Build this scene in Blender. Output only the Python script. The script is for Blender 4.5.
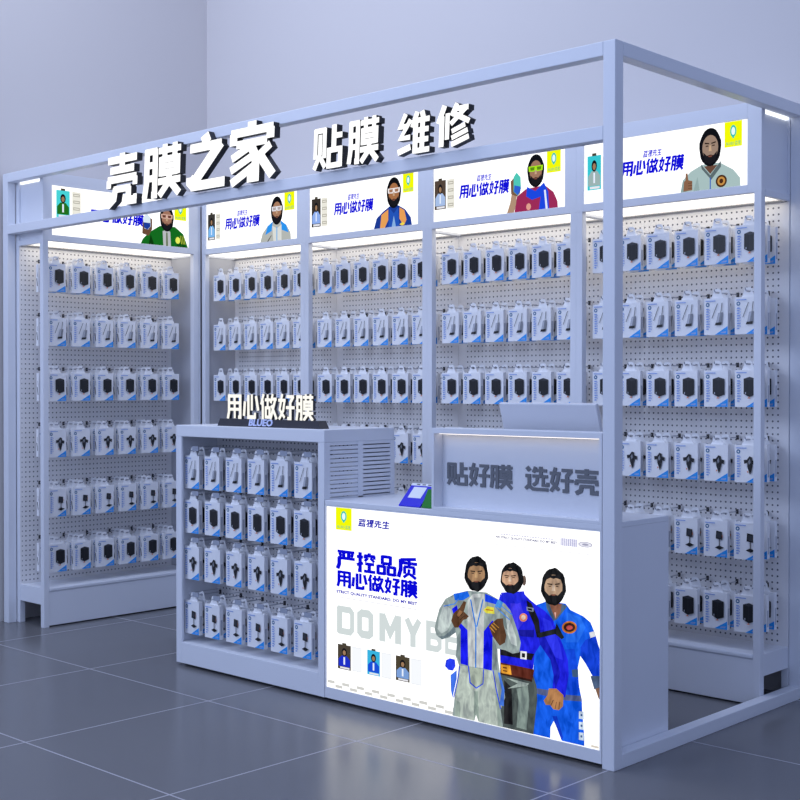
import bpy, math, random
from mathutils import Vector, Matrix
for o in list(bpy.data.objects): bpy.data.objects.remove(o)
S = bpy.context.scene
COL = S.collection
rnd = random.Random(4)

# ---------------------------------------------------------------- camera
cam_d = bpy.data.cameras.new('camera'); cam = bpy.data.objects.new('camera', cam_d); COL.objects.link(cam)
cam_d.sensor_width = 36; cam_d.lens = 1273.57/800*36
cam.location = (2.4403, -3.6610, 1.3174)
cam.rotation_euler = (math.pi/2-0.010594, 0, 0.75498)
cam_d.clip_end = 100
S.camera = cam
# ---------------------------------------------------------------- world, lights, exposure
W = bpy.data.worlds.new('World'); S.world = W; W.use_nodes = True
W.node_tree.nodes['Background'].inputs[0].default_value = (0.48, 0.61, 1.0, 1)
W.node_tree.nodes['Background'].inputs[1].default_value = 0.80
def area(name, loc, target, sx, sy, power, color):
    d = bpy.data.lights.new(name, 'AREA'); d.shape = 'RECTANGLE'; d.size = sx; d.size_y = sy
    d.energy = power; d.color = color
    o = bpy.data.objects.new(name, d); COL.objects.link(o); o.location = loc
    o.rotation_euler = (Vector(target)-Vector(loc)).to_track_quat('-Z', 'Y').to_euler()
    return o
area('front_softbox', (-3.2, -5.0, 3.6), (-1.6, 0.6, 1.2), 4.0, 2.4, 165, (0.60, 0.72, 1.0))
area('ceiling_light', (-2.3, -0.7, 4.7), (-2.3, 0.9, 0), 2.6, 1.4, 48, (0.80, 0.86, 1.0))
S.view_settings.view_transform = 'Standard'; S.view_settings.look = 'None'
S.view_settings.gamma = 1; S.view_settings.use_curve_mapping = False
S.view_settings.exposure = 0.0

# ---------------------------------------------------------------- materials
MC = {}
def lin(c): return c/12.92 if c <= .04045 else ((c+.055)/1.055)**2.4
def hexlin(h): return tuple(lin(int(h[i:i+2], 16)/255) for i in (1, 3, 5))+(1,)
def mat(name, color, rough=.5, metal=0, spec=.5):
    if name in MC: return MC[name]
    m = bpy.data.materials.new(name); m.use_nodes = True; b = m.node_tree.nodes['Principled BSDF']
    b.inputs['Base Color'].default_value = color if not isinstance(color, str) else hexlin(color)
    b.inputs['Roughness'].default_value = rough; b.inputs['Metallic'].default_value = metal
    b.inputs['Specular IOR Level'].default_value = spec
    nt = m.node_tree
    n = nt.nodes.new('ShaderNodeTexNoise'); n.inputs['Scale'].default_value = 60   # faint surface grain
    r = nt.nodes.new('ShaderNodeMapRange'); r.inputs['To Min'].default_value = max(0, rough-.04); r.inputs['To Max'].default_value = min(1, rough+.04)
    nt.links.new(n.outputs['Fac'], r.inputs['Value']); nt.links.new(r.outputs[0], b.inputs['Roughness'])
    MC[name] = m; return m
def glow(hexc, strength=1.0):                        # backlit print / lamp
    k = 'lit_%s_%g' % (hexc, strength)
    if k in MC: return MC[k]
    m = bpy.data.materials.new(k); m.use_nodes = True; b = m.node_tree.nodes['Principled BSDF']
    b.inputs['Base Color'].default_value = (0, 0, 0, 1); b.inputs['Roughness'].default_value = .6
    b.inputs['Specular IOR Level'].default_value = 0
    b.inputs['Emission Color'].default_value = hexlin(hexc); b.inputs['Emission Strength'].default_value = strength
    MC[k] = m; return m
def cloth(hexc):                                     # printed cloth: the picture's own folds and grain
    k = 'print_cloth_'+hexc
    if k in MC: return MC[k]
    m = glow(hexc, 1.0).copy(); m.name = k; nt = m.node_tree; b = nt.nodes['Principled BSDF']
    n = nt.nodes.new('ShaderNodeTexNoise'); n.inputs['Scale'].default_value = 26; n.inputs['Detail'].default_value = 3; n.inputs['Distortion'].default_value = .6
    tc = nt.nodes.new('ShaderNodeTexCoord'); mp = nt.nodes.new('ShaderNodeMapping'); mp.inputs['Scale'].default_value = (1.5, 1, .7)
    nt.links.new(tc.outputs['Object'], mp.inputs[0]); nt.links.new(mp.outputs[0], n.inputs['Vector'])
    cr = nt.nodes.new('ShaderNodeValToRGB'); c = hexlin(hexc)
    cr.color_ramp.elements[0].position = .32; cr.color_ramp.elements[1].position = .68
    cr.color_ramp.elements[0].color = (c[0]*.62, c[1]*.62, c[2]*.66, 1); cr.color_ramp.elements[1].color = (min(1, c[0]*1.3+.01), min(1, c[1]*1.3+.01), min(1, c[2]*1.25+.01), 1)
    nt.links.new(n.outputs['Fac'], cr.inputs[0]); nt.links.new(cr.outputs[0], b.inputs['Emission Color'])
    MC[k] = m; return m
WHITE = mat('white_powder_coat', (.74, .76, .82, 1), .42)
CARD = mat('white_card', (.88, .88, .90, 1), .45)
def node_mat(name):
    m = bpy.data.materials.new(name); m.use_nodes = True
    return m, m.node_tree, m.node_tree.nodes['Principled BSDF']
def N(nt, t, **k):
    n = nt.nodes.new(t)
    for a, b in k.items(): setattr(n, a, b)
    return n
def math_n(nt, op, a, b=None):
    n = nt.nodes.new('ShaderNodeMath'); n.operation = op
    for i, v in enumerate((a, b)):
        if v is None: continue
        if isinstance(v, (int, float)): n.inputs[i].default_value = v
        else: nt.links.new(v, n.inputs[i])
    return n.outputs[0]
# perforated board: rows of round holes, 25.5 mm apart, plain at its left and right margins
def peg_material(name, width, pitch, zp, rad, margin, near):
    m, nt, b = node_mat(name)
    tc = N(nt, 'ShaderNodeTexCoord'); sp = N(nt, 'ShaderNodeSeparateXYZ'); nt.links.new(tc.outputs['Object'], sp.inputs[0])
    x, z = sp.outputs['X'], sp.outputs['Z']
    fx = math_n(nt, 'SUBTRACT', math_n(nt, 'FRACT', math_n(nt, 'DIVIDE', x, pitch)), .5)
    fz = math_n(nt, 'SUBTRACT', math_n(nt, 'FRACT', math_n(nt, 'DIVIDE', z, zp)), .5)
    dx = math_n(nt, 'MULTIPLY', fx, pitch); dz = math_n(nt, 'MULTIPLY', fz, zp)
    d = math_n(nt, 'SQRT', math_n(nt, 'ADD', math_n(nt, 'MULTIPLY', dx, dx), math_n(nt, 'MULTIPLY', dz, dz)))
    hole = math_n(nt, 'LESS_THAN', d, rad)
    inside = math_n(nt, 'MULTIPLY', math_n(nt, 'GREATER_THAN', x, near), math_n(nt, 'LESS_THAN', x, width-margin))
    h = math_n(nt, 'MULTIPLY', hole, inside)
    mx = N(nt, 'ShaderNodeMix', data_type='RGBA')
    nt.links.new(h, mx.inputs['Factor'])
    mx.inputs[6].default_value = (.84, .82, .82, 1); mx.inputs[7].default_value = (.10, .10, .125, 1)
    nt.links.new(mx.outputs[2], b.inputs['Base Color']); b.inputs['Roughness'].default_value = .55
    return m
M_FLOOR, nt, b = node_mat('grey_polished_tile')
tc = N(nt, 'ShaderNodeTexCoord'); sp = N(nt, 'ShaderNodeSeparateXYZ'); nt.links.new(tc.outputs['Object'], sp.inputs[0])
def grout(coord, off, period, w):
    t = math_n(nt, 'FRACT', math_n(nt, 'DIVIDE', math_n(nt, 'SUBTRACT', coord, off-w/2), period))
    return math_n(nt, 'LESS_THAN', t, w/period)
g = math_n(nt, 'MAXIMUM', grout(sp.outputs['X'], -.026, .8835, .007), grout(sp.outputs['Y'], .516, .8515, .007))
nz = N(nt, 'ShaderNodeTexNoise'); nz.inputs['Scale'].default_value = 1.3; nt.links.new(tc.outputs['Object'], nz.inputs['Vector'])
cr = N(nt, 'ShaderNodeValToRGB'); cr.color_ramp.elements[0].color = (.145, .145, .155, 1); cr.color_ramp.elements[1].color = (.165, .165, .175, 1)
nt.links.new(nz.outputs['Fac'], cr.inputs[0])
mx = N(nt, 'ShaderNodeMix', data_type='RGBA'); nt.links.new(g, mx.inputs['Factor']); nt.links.new(cr.outputs[0], mx.inputs[6]); mx.inputs[7].default_value = (.40, .39, .43, 1)
nt.links.new(mx.outputs[2], b.inputs['Base Color'])
rg = N(nt, 'ShaderNodeMapRange'); b.inputs['Specular IOR Level'].default_value = .27; rg.inputs['To Min'].default_value = .23; rg.inputs['To Max'].default_value = .6; nt.links.new(g, rg.inputs['Value'])
nt.links.new(rg.outputs[0], b.inputs['Roughness'])
M_WALL, nt, b = node_mat('painted_plaster')
tc = N(nt, 'ShaderNodeTexCoord'); nz = N(nt, 'ShaderNodeTexNoise'); nz.inputs['Scale'].default_value = 180; nt.links.new(tc.outputs['Object'], nz.inputs['Vector'])
bp_ = N(nt, 'ShaderNodeBump'); bp_.inputs['Strength'].default_value = .04; nt.links.new(nz.outputs['Fac'], bp_.inputs['Height']); nt.links.new(bp_.outputs[0], b.inputs['Normal'])
b.inputs['Base Color'].default_value = (.64, .61, .61, 1); b.inputs['Roughness'].default_value = .8

# ---------------------------------------------------------------- mesh helpers
class MB:
    def __init__(s): s.v = []; s.f = []; s.m = []; s.mats = []
    def mi(s, m):
        if m not in s.mats: s.mats.append(m)
        return s.mats.index(m)
    def poly(s, pts, m):
        n = len(s.v); s.v += [tuple(p) for p in pts]; s.f.append(tuple(range(n, n+len(pts)))); s.m.append(s.mi(m))
    def box(s, x0, x1, y0, y1, z0, z1, m, bev=0):
        if x0 > x1: x0, x1 = x1, x0
        n = len(s.v)
        s.v += [(x0,y0,z0),(x1,y0,z0),(x1,y1,z0),(x0,y1,z0),(x0,y0,z1),(x1,y0,z1),(x1,y1,z1),(x0,y1,z1)]
        for q in ((0,3,2,1),(4,5,6,7),(0,1,5,4),(1,2,6,5),(2,3,7,6),(3,0,4,7)):
            s.f.append(tuple(n+i for i in q)); s.m.append(s.mi(m))
        return s
    def prism(s, pts, y0, y1, mf, ms, front=True, rest=True):   # pts in (x,z); front at y0, back at y1
        a = sum(p[0]*q[1]-q[0]*p[1] for p, q in zip(pts, pts[1:]+pts[:1]))
        if a < 0: pts = pts[::-1]
        if front: s.poly([(x, y0, z) for x, z in pts], mf)
        if rest:
            s.poly([(x, y1, z) for x, z in pts[::-1]], ms)
            k = len(pts)
            for i in range(k):
                (x, z), (u, w) = pts[i], pts[(i+1) % k]
                s.poly([(x, y0, z), (x, y1, z), (u, y1, w), (u, y0, w)], ms)
        return s
    def tube(s, pts, r, m, n=8):
        rings = []
        for i, p in enumerate(pts):
            p = Vector(p); a = Vector(pts[max(i-1, 0)]); c = Vector(pts[min(i+1, len(pts)-1)]); t = (c-a).normalized()
            u = t.orthogonal().normalized() if abs(t.x) > .9 else t.cross(Vector((1, 0, 0))).normalized(); w = t.cross(u)
            rings.append(len(s.v))
            for k in range(n):
                an = 2*math.pi*k/n; s.v.append(tuple(p+u*math.cos(an)*r+w*math.sin(an)*r))
        for a, c in zip(rings, rings[1:]):
            for k in range(n):
                s.f.append((a+k, a+(k+1) % n, c+(k+1) % n, c+k)); s.m.append(s.mi(m))
        for q, rev in ((rings[0], True), (rings[-1], False)):
            f = [q+k for k in range(n)]; s.f.append(tuple(f[::-1] if rev else f)); s.m.append(s.mi(m))
        return s
    def build(s, name, parent=None, bevel=0, loc=None):
        me = bpy.data.meshes.new(name); me.from_pydata(s.v, [], s.f)
        for m in s.mats: me.materials.append(m)
        for p, i in zip(me.polygons, s.m): p.material_index = i
        me.update()
        o = bpy.data.objects.new(name, me); COL.objects.link(o)
        if parent: o.parent = parent
        if loc: o.location = loc
        if bevel:
            b = o.modifiers.new('edge', 'BEVEL'); b.width = bevel; b.segments = 2; b.limit_method = 'ANGLE'
        return o
def box(name, d, m, parent=None, bevel=.0015): return MB().box(*d, m).build(name, parent, bevel)
def tag(o, label=None, cat=None, group=None, kind=None):
    if label: o['label'] = label
    if cat: o['category'] = cat
    if group: o['group'] = group
    if kind: o['kind'] = kind
    return o
def thing(name, label, cat, loc=(0, 0, 0), rz=0, group=None):
    o = bpy.data.objects.new(name, None); COL.objects.link(o); o.location = loc; o.rotation_euler = (0, 0, rz); o.empty_display_size = .05
    return tag(o, label, cat, group)
def struct(o): o['kind'] = 'structure'; return o
def copy_tree(o, parent=None):
    c = o.copy(); COL.objects.link(c)
    if parent: c.parent = parent
    for ch in [x for x in bpy.data.objects if x.parent == o and x != c]: copy_tree(ch, c)
    return c

# ---------------------------------------------------------------- lettering: heavy block strokes on a 100 x 100 grid
H, V = 12, 15            # stroke widths: across, upright
def bx(x0, x1, z0, z1, inner=()):
    r = [([(x0, z1), (x1, z1)], H), ([(x0, z0), (x1, z0)], H), ([(x0+V/2-H/2, z1+H/2), (x0+V/2-H/2, z0-H/2)], V-2), ([(x1-V/2+H/2, z1+H/2), (x1-V/2+H/2, z0-H/2)], V-2)]
    return r+[([(x0, z), (x1, z)], H-2) for z in inner]
G = {
'膜': [([(8,94),(8,30),(3,0)],V-2),([(2,90),(36,90)],H),([(31,94),(31,4),(22,4)],V-2),([(8,63),(32,63)],H),([(8,37),(32,37)],H),
      ([(40,88),(100,88)],H-1),([(57,100),(57,76)],V-3),([(84,100),(84,76)],V-3)]+bx(47,93,44,70,(57,))+[([(40,28),(100,28)],H),([(71,44),(68,24),(44,0)],V-2),([(70,28),(98,0)],V-2)],
'壳': [([(50,100),(50,68)],V),([(4,88),(96,88)],H+1),([(12,68),(88,68)],H+1),([(4,50),(96,50)],H+1),([(8,50),(8,34)],V-2),([(92,50),(92,34)],V-2),
      ([(24,30),(78,30)],H),([(30,32),(26,12),(6,0)],V),([(72,32),(72,5),(98,5)],V),([(93,5),(93,16)],H-2)],
'之': [([(46,100),(54,84)],V+4),([(10,78),(90,78)],H+3),([(88,80),(26,18)],V+4),([(2,18),(24,18)],H),([(24,24),(8,6)],V),([(14,7),(100,7)],H+4)],
'家': [([(50,100),(50,86)],V+2),([(3,84),(97,84)],H+1),([(9,84),(9,64)],V),([(91,84),(91,66)],V),([(16,64),(84,64)],H),([(46,64),(60,40),(60,6),(42,6)],V),
      ([(46,58),(6,42)],H),([(54,42),(4,22)],H),([(56,24),(6,0)],H+1),([(92,56),(66,40)],H),([(66,44),(98,4)],V)],
'贴': [([(7,96),(7,26)],V-3),([(3,91),(42,91)],H),([(38,96),(38,26)],V-3),([(23,82),(23,36),(4,2)],H),([(25,28),(42,4)],H),
      ([(70,100),(70,44)],V),([(72,74),(98,74)],H)]+bx(52,94,6,42),
'维': [([(24,100),(8,70),(30,70)],H),([(40,84),(10,42),(40,42)],H),([(2,8),(42,18)],H+2),([(60,100),(46,64)],V-2),([(56,80),(56,0)],V-1),([(74,100),(79,84)],V-2),
      ([(56,79),(98,79)],H),([(56,55),(96,55)],H),([(56,31),(96,31)],H),([(56,6),(100,6)],H),([(77,78),(77,6)],V-2)],
'修': [([(22,100),(4,58)],V-1),([(15,74),(15,0)],V-1),([(32,80),(32,16)],H),([(60,100),(44,72)],H),([(52,87),(94,87)],H),([(88,87),(42,52)],H),([(52,76),(98,52)],H),
      ([(86,46),(46,34)],H-1),([(94,32),(46,18)],H-1),([(98,16),(46,2)],H)],
'用': [([(15,98),(15,30),(7,0)],V),([(8,91),(96,91)],H+1),([(88,94),(88,6),(74,6)],V),([(12,64),(88,64)],H),([(12,38),(88,38)],H),([(52,91),(52,2)],V-2)],
'心': [([(10,70),(4,12)],V),([(32,96),(32,8),(76,8)],V),([(74,2),(74,26)],H),([(54,98),(54,34)],V-2),([(80,92),(94,34)],V)],
'做': [([(20,100),(4,58)],V-2),([(15,74),(15,0)],V-2),([(28,77),(62,77)],H),([(45,98),(45,50)],V-3)]+bx(32,58,10,46)+[([(76,100),(64,64)],H),([(68,80),(100,80)],H),([(92,80),(62,2)],H+1),([(68,56),(100,2)],H+1)],
'好': [([(26,100),(10,40),(40,8)],V-3),([(40,78),(32,36),(6,2)],V-3),([(2,76),(46,76)],H),([(52,90),(96,90)],H),([(92,90),(74,68),(74,6),(56,6)],V-1),([(48,48),(100,48)],H)],
'选': [([(8,96),(20,82)],V),([(2,60),(18,60),(18,22),(2,6)],V-2),([(16,20),(34,6),(100,6)],H),([(46,98),(36,74)],H),([(42,84),(94,84)],H),([(68,100),(68,58)],V-2),
      ([(32,60),(98,60)],H),([(54,58),(50,34),(34,22)],V-3),([(78,58),(78,24),(98,24),(98,36)],V-4)],
'严': [([(4,91),(96,91)],H),([(38,91),(38,60)],V-1),([(64,91),(64,60)],V-1),([(16,84),(24,66)],V-2),([(86,84),(78,66)],V-2),([(6,58),(98,58)],H),([(14,60),(14,26),(4,0)],V+1)],
'控': [([(2,76),(36,76)],H),([(20,100),(20,6),(8,6)],V-1),([(2,34),(36,46)],H),([(68,100),(68,86)],V-2),([(42,85),(98,85)],H),([(46,88),(46,70)],V-4),([(94,88),(94,70)],V-4),
      ([(62,76),(44,56)],H-1),([(74,76),(94,56)],H-1),([(46,44),(94,44)],H),([(68,44),(68,6)],V-1),([(40,6),(100,6)],H)],
'品': bx(28,72,58,92)+bx(6,42,6,42)+bx(58,94,6,42),
'质': [([(92,98),(16,88)],H),([(16,92),(16,40),(5,0)],V),([(20,74),(98,74)],H),([(58,88),(58,58)],V-3),([(36,56),(36,20)],V-3),([(32,56),(86,56)],H-1),([(82,56),(82,20)],V-3),
      ([(58,46),(56,24),(30,2)],H-1),([(62,22),(92,2)],H)],
'蓝': [([(3,90),(97,90)],H),([(32,100),(32,80)],H),([(68,100),(68,80)],H),([(16,74),(16,46)],H-1),([(34,78),(34,42)],H-1),([(56,80),(48,60)],H-1),([(54,70),(94,70)],H-1),([(68,60),(82,50)],H-2)]
      +bx(14,86,6,36)+[([(38,36),(38,6)],H-3),([(62,36),(62,6)],H-3),([(2,5),(98,5)],H)],
'猩': [([(36,96),(8,74)],H-1),([(12,98),(31,60),(30,6),(18,4)],H),([(28,52),(4,24)],H-1)]+bx(50,90,62,94,(78,))+[([(52,58),(42,40)],H-2),([(48,46),(96,46)],H-1),([(50,26),(92,26)],H-1),([(42,5),(98,5)],H),([(70,58),(70,4)],H)],
'先': [([(26,94),(12,68)],H),([(22,82),(90,82)],H),([(52,100),(52,54)],H+1),([(4,54),(96,54)],H),([(36,54),(32,24),(8,4)],H+1),([(64,54),(64,8),(94,8),(94,24)],H)],
'生': [([(24,96),(8,62)],H),([(20,78),(92,78)],H),([(52,100),(52,4)],H+1),([(14,42),(88,42)],H),([(4,5),(96,5)],H)],
}
def stroke_polys(pl, w):
    """mitred outline of one thick polyline"""
    pts = [Vector((a, c)) for a, c in pl]; L = []; R = []
    for i, p in enumerate(pts):
        d0 = (p-pts[i-1]).normalized() if i > 0 else None
        d1 = (pts[i+1]-p).normalized() if i < len(pts)-1 else None
        if d0 is None: n = Vector((-d1.y, d1.x)); k = 1
        elif d1 is None: n = Vector((-d0.y, d0.x)); k = 1
        else:
            n = (Vector((-d0.y, d0.x))+Vector((-d1.y, d1.x))).normalized(); k = min(1.7, 1/max(.3, n.dot(Vector((-d0.y, d0.x)))))
        L.append(p+n*w/2*k); R.append(p-n*w/2*k)
    out = []
    for i in range(len(pts)-1):
        out.append([tuple(L[i]), tuple(L[i+1]), tuple(R[i+1]), tuple(R[i])])
    return out
def glyph(ch, x0, z0, x1, z1, shear=0, fat=1.0):
    sx = (x1-x0)/100; sz = (z1-z0)/100; out = []
    for pl, w in G[ch]:
        for q in stroke_polys(pl, w*fat):
            out.append([(x0+px*sx+shear*pz*sz, z0+pz*sz) for px, pz in q])
    return out
def glyph_row(text, x0, z0, x1, z1, gap=.06, shear=0, fat=1.0):
    n = len(text); cw = (x1-x0)/(n+(n-1)*gap); out = []
    for i, ch in enumerate(text):
        a = x0+i*cw*(1+gap); out += glyph(ch, a, z0, a+cw, z1, shear, fat)
    return out
LC = {}
def latin(text, x0, z0, x1, z1, bold=0.02, shear=0):
    """flat polygons of plain capital lettering fitted into a rectangle"""
    k = (text, bold)
    if k not in LC:
        cu = bpy.data.curves.new('t', 'FONT'); cu.body = text; cu.offset = bold; cu.resolution_u = 2
        o = bpy.data.objects.new('t', cu); COL.objects.link(o)
        dg = bpy.context.evaluated_depsgraph_get(); me = o.evaluated_get(dg).to_mesh()
        vs = [(v.co.x, v.co.y) for v in me.vertices]; fs = [tuple(p.vertices) for p in me.polygons]
        o.evaluated_get(dg).to_mesh_clear(); bpy.data.objects.remove(o); bpy.data.curves.remove(cu)
        LC[k] = (vs, fs)
    vs, fs = LC[k]
    a0 = min(v[0] for v in vs); a1 = max(v[0] for v in vs); c0 = min(v[1] for v in vs); c1 = max(v[1] for v in vs)
    t = [(x0+(x-a0)/(a1-a0)*(x1-x0)+shear*(y-c0)/(c1-c0)*(z1-z0), z0+(y-c0)/(c1-c0)*(z1-z0)) for x, y in vs]
    return [[t[i] for i in f] for f in fs]
def ring(cx, cz, rx, rz, n=20): return [(cx+rx*math.cos(2*math.pi*i/n), cz+rz*math.sin(2*math.pi*i/n)) for i in range(n)]

class Print:
    """layers of flat ink on one sheet, in (x,z); later layers lie a hair further out"""
    def __init__(s, y): s.mb = MB(); s.y = y; s.step = .00004
    def add(s, pts, hexc, k=1.0):
        a = sum(p[0]*q[1]-q[0]*p[1] for p, q in zip(pts, pts[1:]+pts[:1]))
        if a < 0: pts = pts[::-1]
        s.mb.poly([(x, s.y, z) for x, z in pts], cloth(hexc) if k == 'cloth' else glow(hexc, k)); s.y -= s.step
    def many(s, polys, hexc, k=1.0):
        for p in polys: 
            a = sum(u[0]*v[1]-v[0]*u[1] for u, v in zip(p, p[1:]+p[:1]))
            if a < 0: p = p[::-1]
            s.mb.poly([(x, s.y, z) for x, z in p], glow(hexc, k))
        s.y -= s.step
    def rect(s, x0, x1, z0, z1, hexc, k=1.0): s.add([(x0,z0),(x1,z0),(x1,z1),(x0,z1)], hexc, k)
    def build(s, name, parent): return s.mb.build(name, parent)
PAPER = 1.35
def logo(P, x0, x1, z0, z1):
    w = x1-x0; h = z1-z0; cx = (x0+x1)/2; cz = z0+h*.62
    P.rect(x0, x1, z0, z1, '#f4fa08')
    P.add(ring(cx, cz, w*.18, h*.24), '#2fc4b4'); P.add(ring(cx, cz, w*.11, h*.16), '#e8fbff'); P.rect(cx-w*.05, cx+w*.05, z0+h*.34, z0+h*.42, '#2fc4b4')
    P.many(latin('BLUEO', x0+w*.1, z0+h*.08, x0+w*.56, z0+h*.2, .03), '#8fd080')
    P.many(glyph_row('蓝猩', x0+w*.6, z0+h*.06, x0+w*.92, z0+h*.22), '#8fd080')
def head(P, cx, cz, r, skin, goggles=None):
    """plain bearded man, hood of dark hair"""
    P.add([(cx+r*math.cos(a)*(1+.03*math.sin(7*a)), cz+r*1.55*math.sin(a)) for a in [2*math.pi*i/24 for i in range(24)]], '#101218')
    P.add(ring(cx, cz-.04*r, r*.72, r*1.02), skin)
    P.add([(cx-r*.64,cz-.35*r),(cx-r*.3,cz-.68*r),(cx,cz-.6*r),(cx+r*.3,cz-.68*r),(cx+r*.64,cz-.35*r),(cx+r*.45,cz-1.15*r),(cx,cz-1.4*r),(cx-r*.45,cz-1.15*r)], '#1a1a20')
    for s_ in (-1, 1):
        P.add([(cx+s_*r*.1,cz+.24*r),(cx+s_*r*.5,cz+.3*r),(cx+s_*r*.5,cz+.42*r),(cx+s_*r*.1,cz+.34*r)], '#2a1e18')
        P.add([(cx+s_*r*.15,cz+.06*r),(cx+s_*r*.42,cz+.06*r),(cx+s_*r*.4,cz+.16*r),(cx+s_*r*.18,cz+.16*r)], '#46352a')
    P.add([(cx-r*.06,cz+.15*r),(cx+r*.06,cz+.15*r),(cx+r*.13,cz-.32*r),(cx-r*.13,cz-.32*r)], '#c8a888')
    P.add([(cx-r*.22,cz-.68*r),(cx+r*.22,cz-.68*r),(cx+r*.12,cz-.8*r),(cx-r*.12,cz-.8*r)], '#7a4a3c')
    if goggles:
        P.add([(cx-r*.85,cz+.46*r),(cx+r*.85,cz+.46*r),(cx+r*.8,cz-.02*r),(cx+r*.15,cz-.06*r),(cx,cz+.1*r),(cx-r*.15,cz-.06*r),(cx-r*.8,cz-.02*r)], goggles[0])
        for s_ in (-1, 1): P.add([(cx+s_*r*.12,cz+.36*r),(cx+s_*r*.66,cz+.36*r),(cx+s_*r*.6,cz+.06*r),(cx+s_*r*.18,cz+.06*r)], goggles[1])
def mini_card(P, x0, x1, z0, z1, bg, body, skin='#a07c5c', extra='#e8f0ff'):
    """little picture of a packed item with a portrait on it"""
    w = x1-x0; h = z1-z0; cx = (x0+x1)/2
    P.rect(x0, x1, z0, z1, bg)
    P.rect(cx-w*.16, cx+w*.16, z1-h*.01, z1+h*.07, '#4a4438')
    P.add([(x0+w*.06,z0+h*.12),(x0+w*.06,z0+h*.4),(cx-w*.2,z0+h*.55),(cx+w*.2,z0+h*.55),(x1-w*.06,z0+h*.4),(x1-w*.06,z0+h*.12)], body)
    P.add(ring(cx, z0+h*.7, w*.2, h*.17, 12), '#15161c'); P.add(ring(cx, z0+h*.68, w*.12, h*.1, 10), skin)
    P.rect(cx-w*.06, cx+w*.06, z0+h*.2, z0+h*.5, extra)
    P.rect(x0+w*.18, x1-w*.1, z0+h*.03, z0+h*.1, '#e8e8f0')

# ================================================================ structure
o = box('floor', (-12, 9, -12, 1.46, -.1, 0), M_FLOOR, bevel=0); struct(o)
o = box('wall_left', (-4.2, -4.08, -12, 1.46, 0, 4.6), M_WALL, bevel=0); struct(o)
o = box('wall_back', (-4.2, 9, 1.46, 1.6, 0, 4.6), M_WALL, bevel=0); struct(o)

# ================================================================ canopy frame of square tube
fr = thing('canopy_frame', 'large white square-tube frame enclosing the whole shop booth', 'frame', (-2.023, .72, 0))
def fbox(name, x0, x1, y0, y1, z0, z1, label=None):
    o = MB().box(x0+2.023, x1+2.023, y0-.72, y1-.72, z0, z1, WHITE).build(name, fr, .0025)
    if label: o['label'] = label
    return o
XL, D, T = -4.046, 1.44, .05
for x, y in ((-T, 0), (XL, 0), (-T, D-T), (XL, D-T)): fbox('post', x, x+T, y, y+T, 0, 2.5)
for y in (0, D-T): fbox('top_beam', XL+T, -T, y, y+T, 2.45, 2.5)
for x in (-T, XL): fbox('top_beam', x, x+T, T, D-T, 2.45, 2.5)
fbox('sign_beam', XL+T, -T, 0, T, 2.163, 2.212)
fbox('floor_rail', -T, 0, T, D-T, 0, .05)

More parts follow.
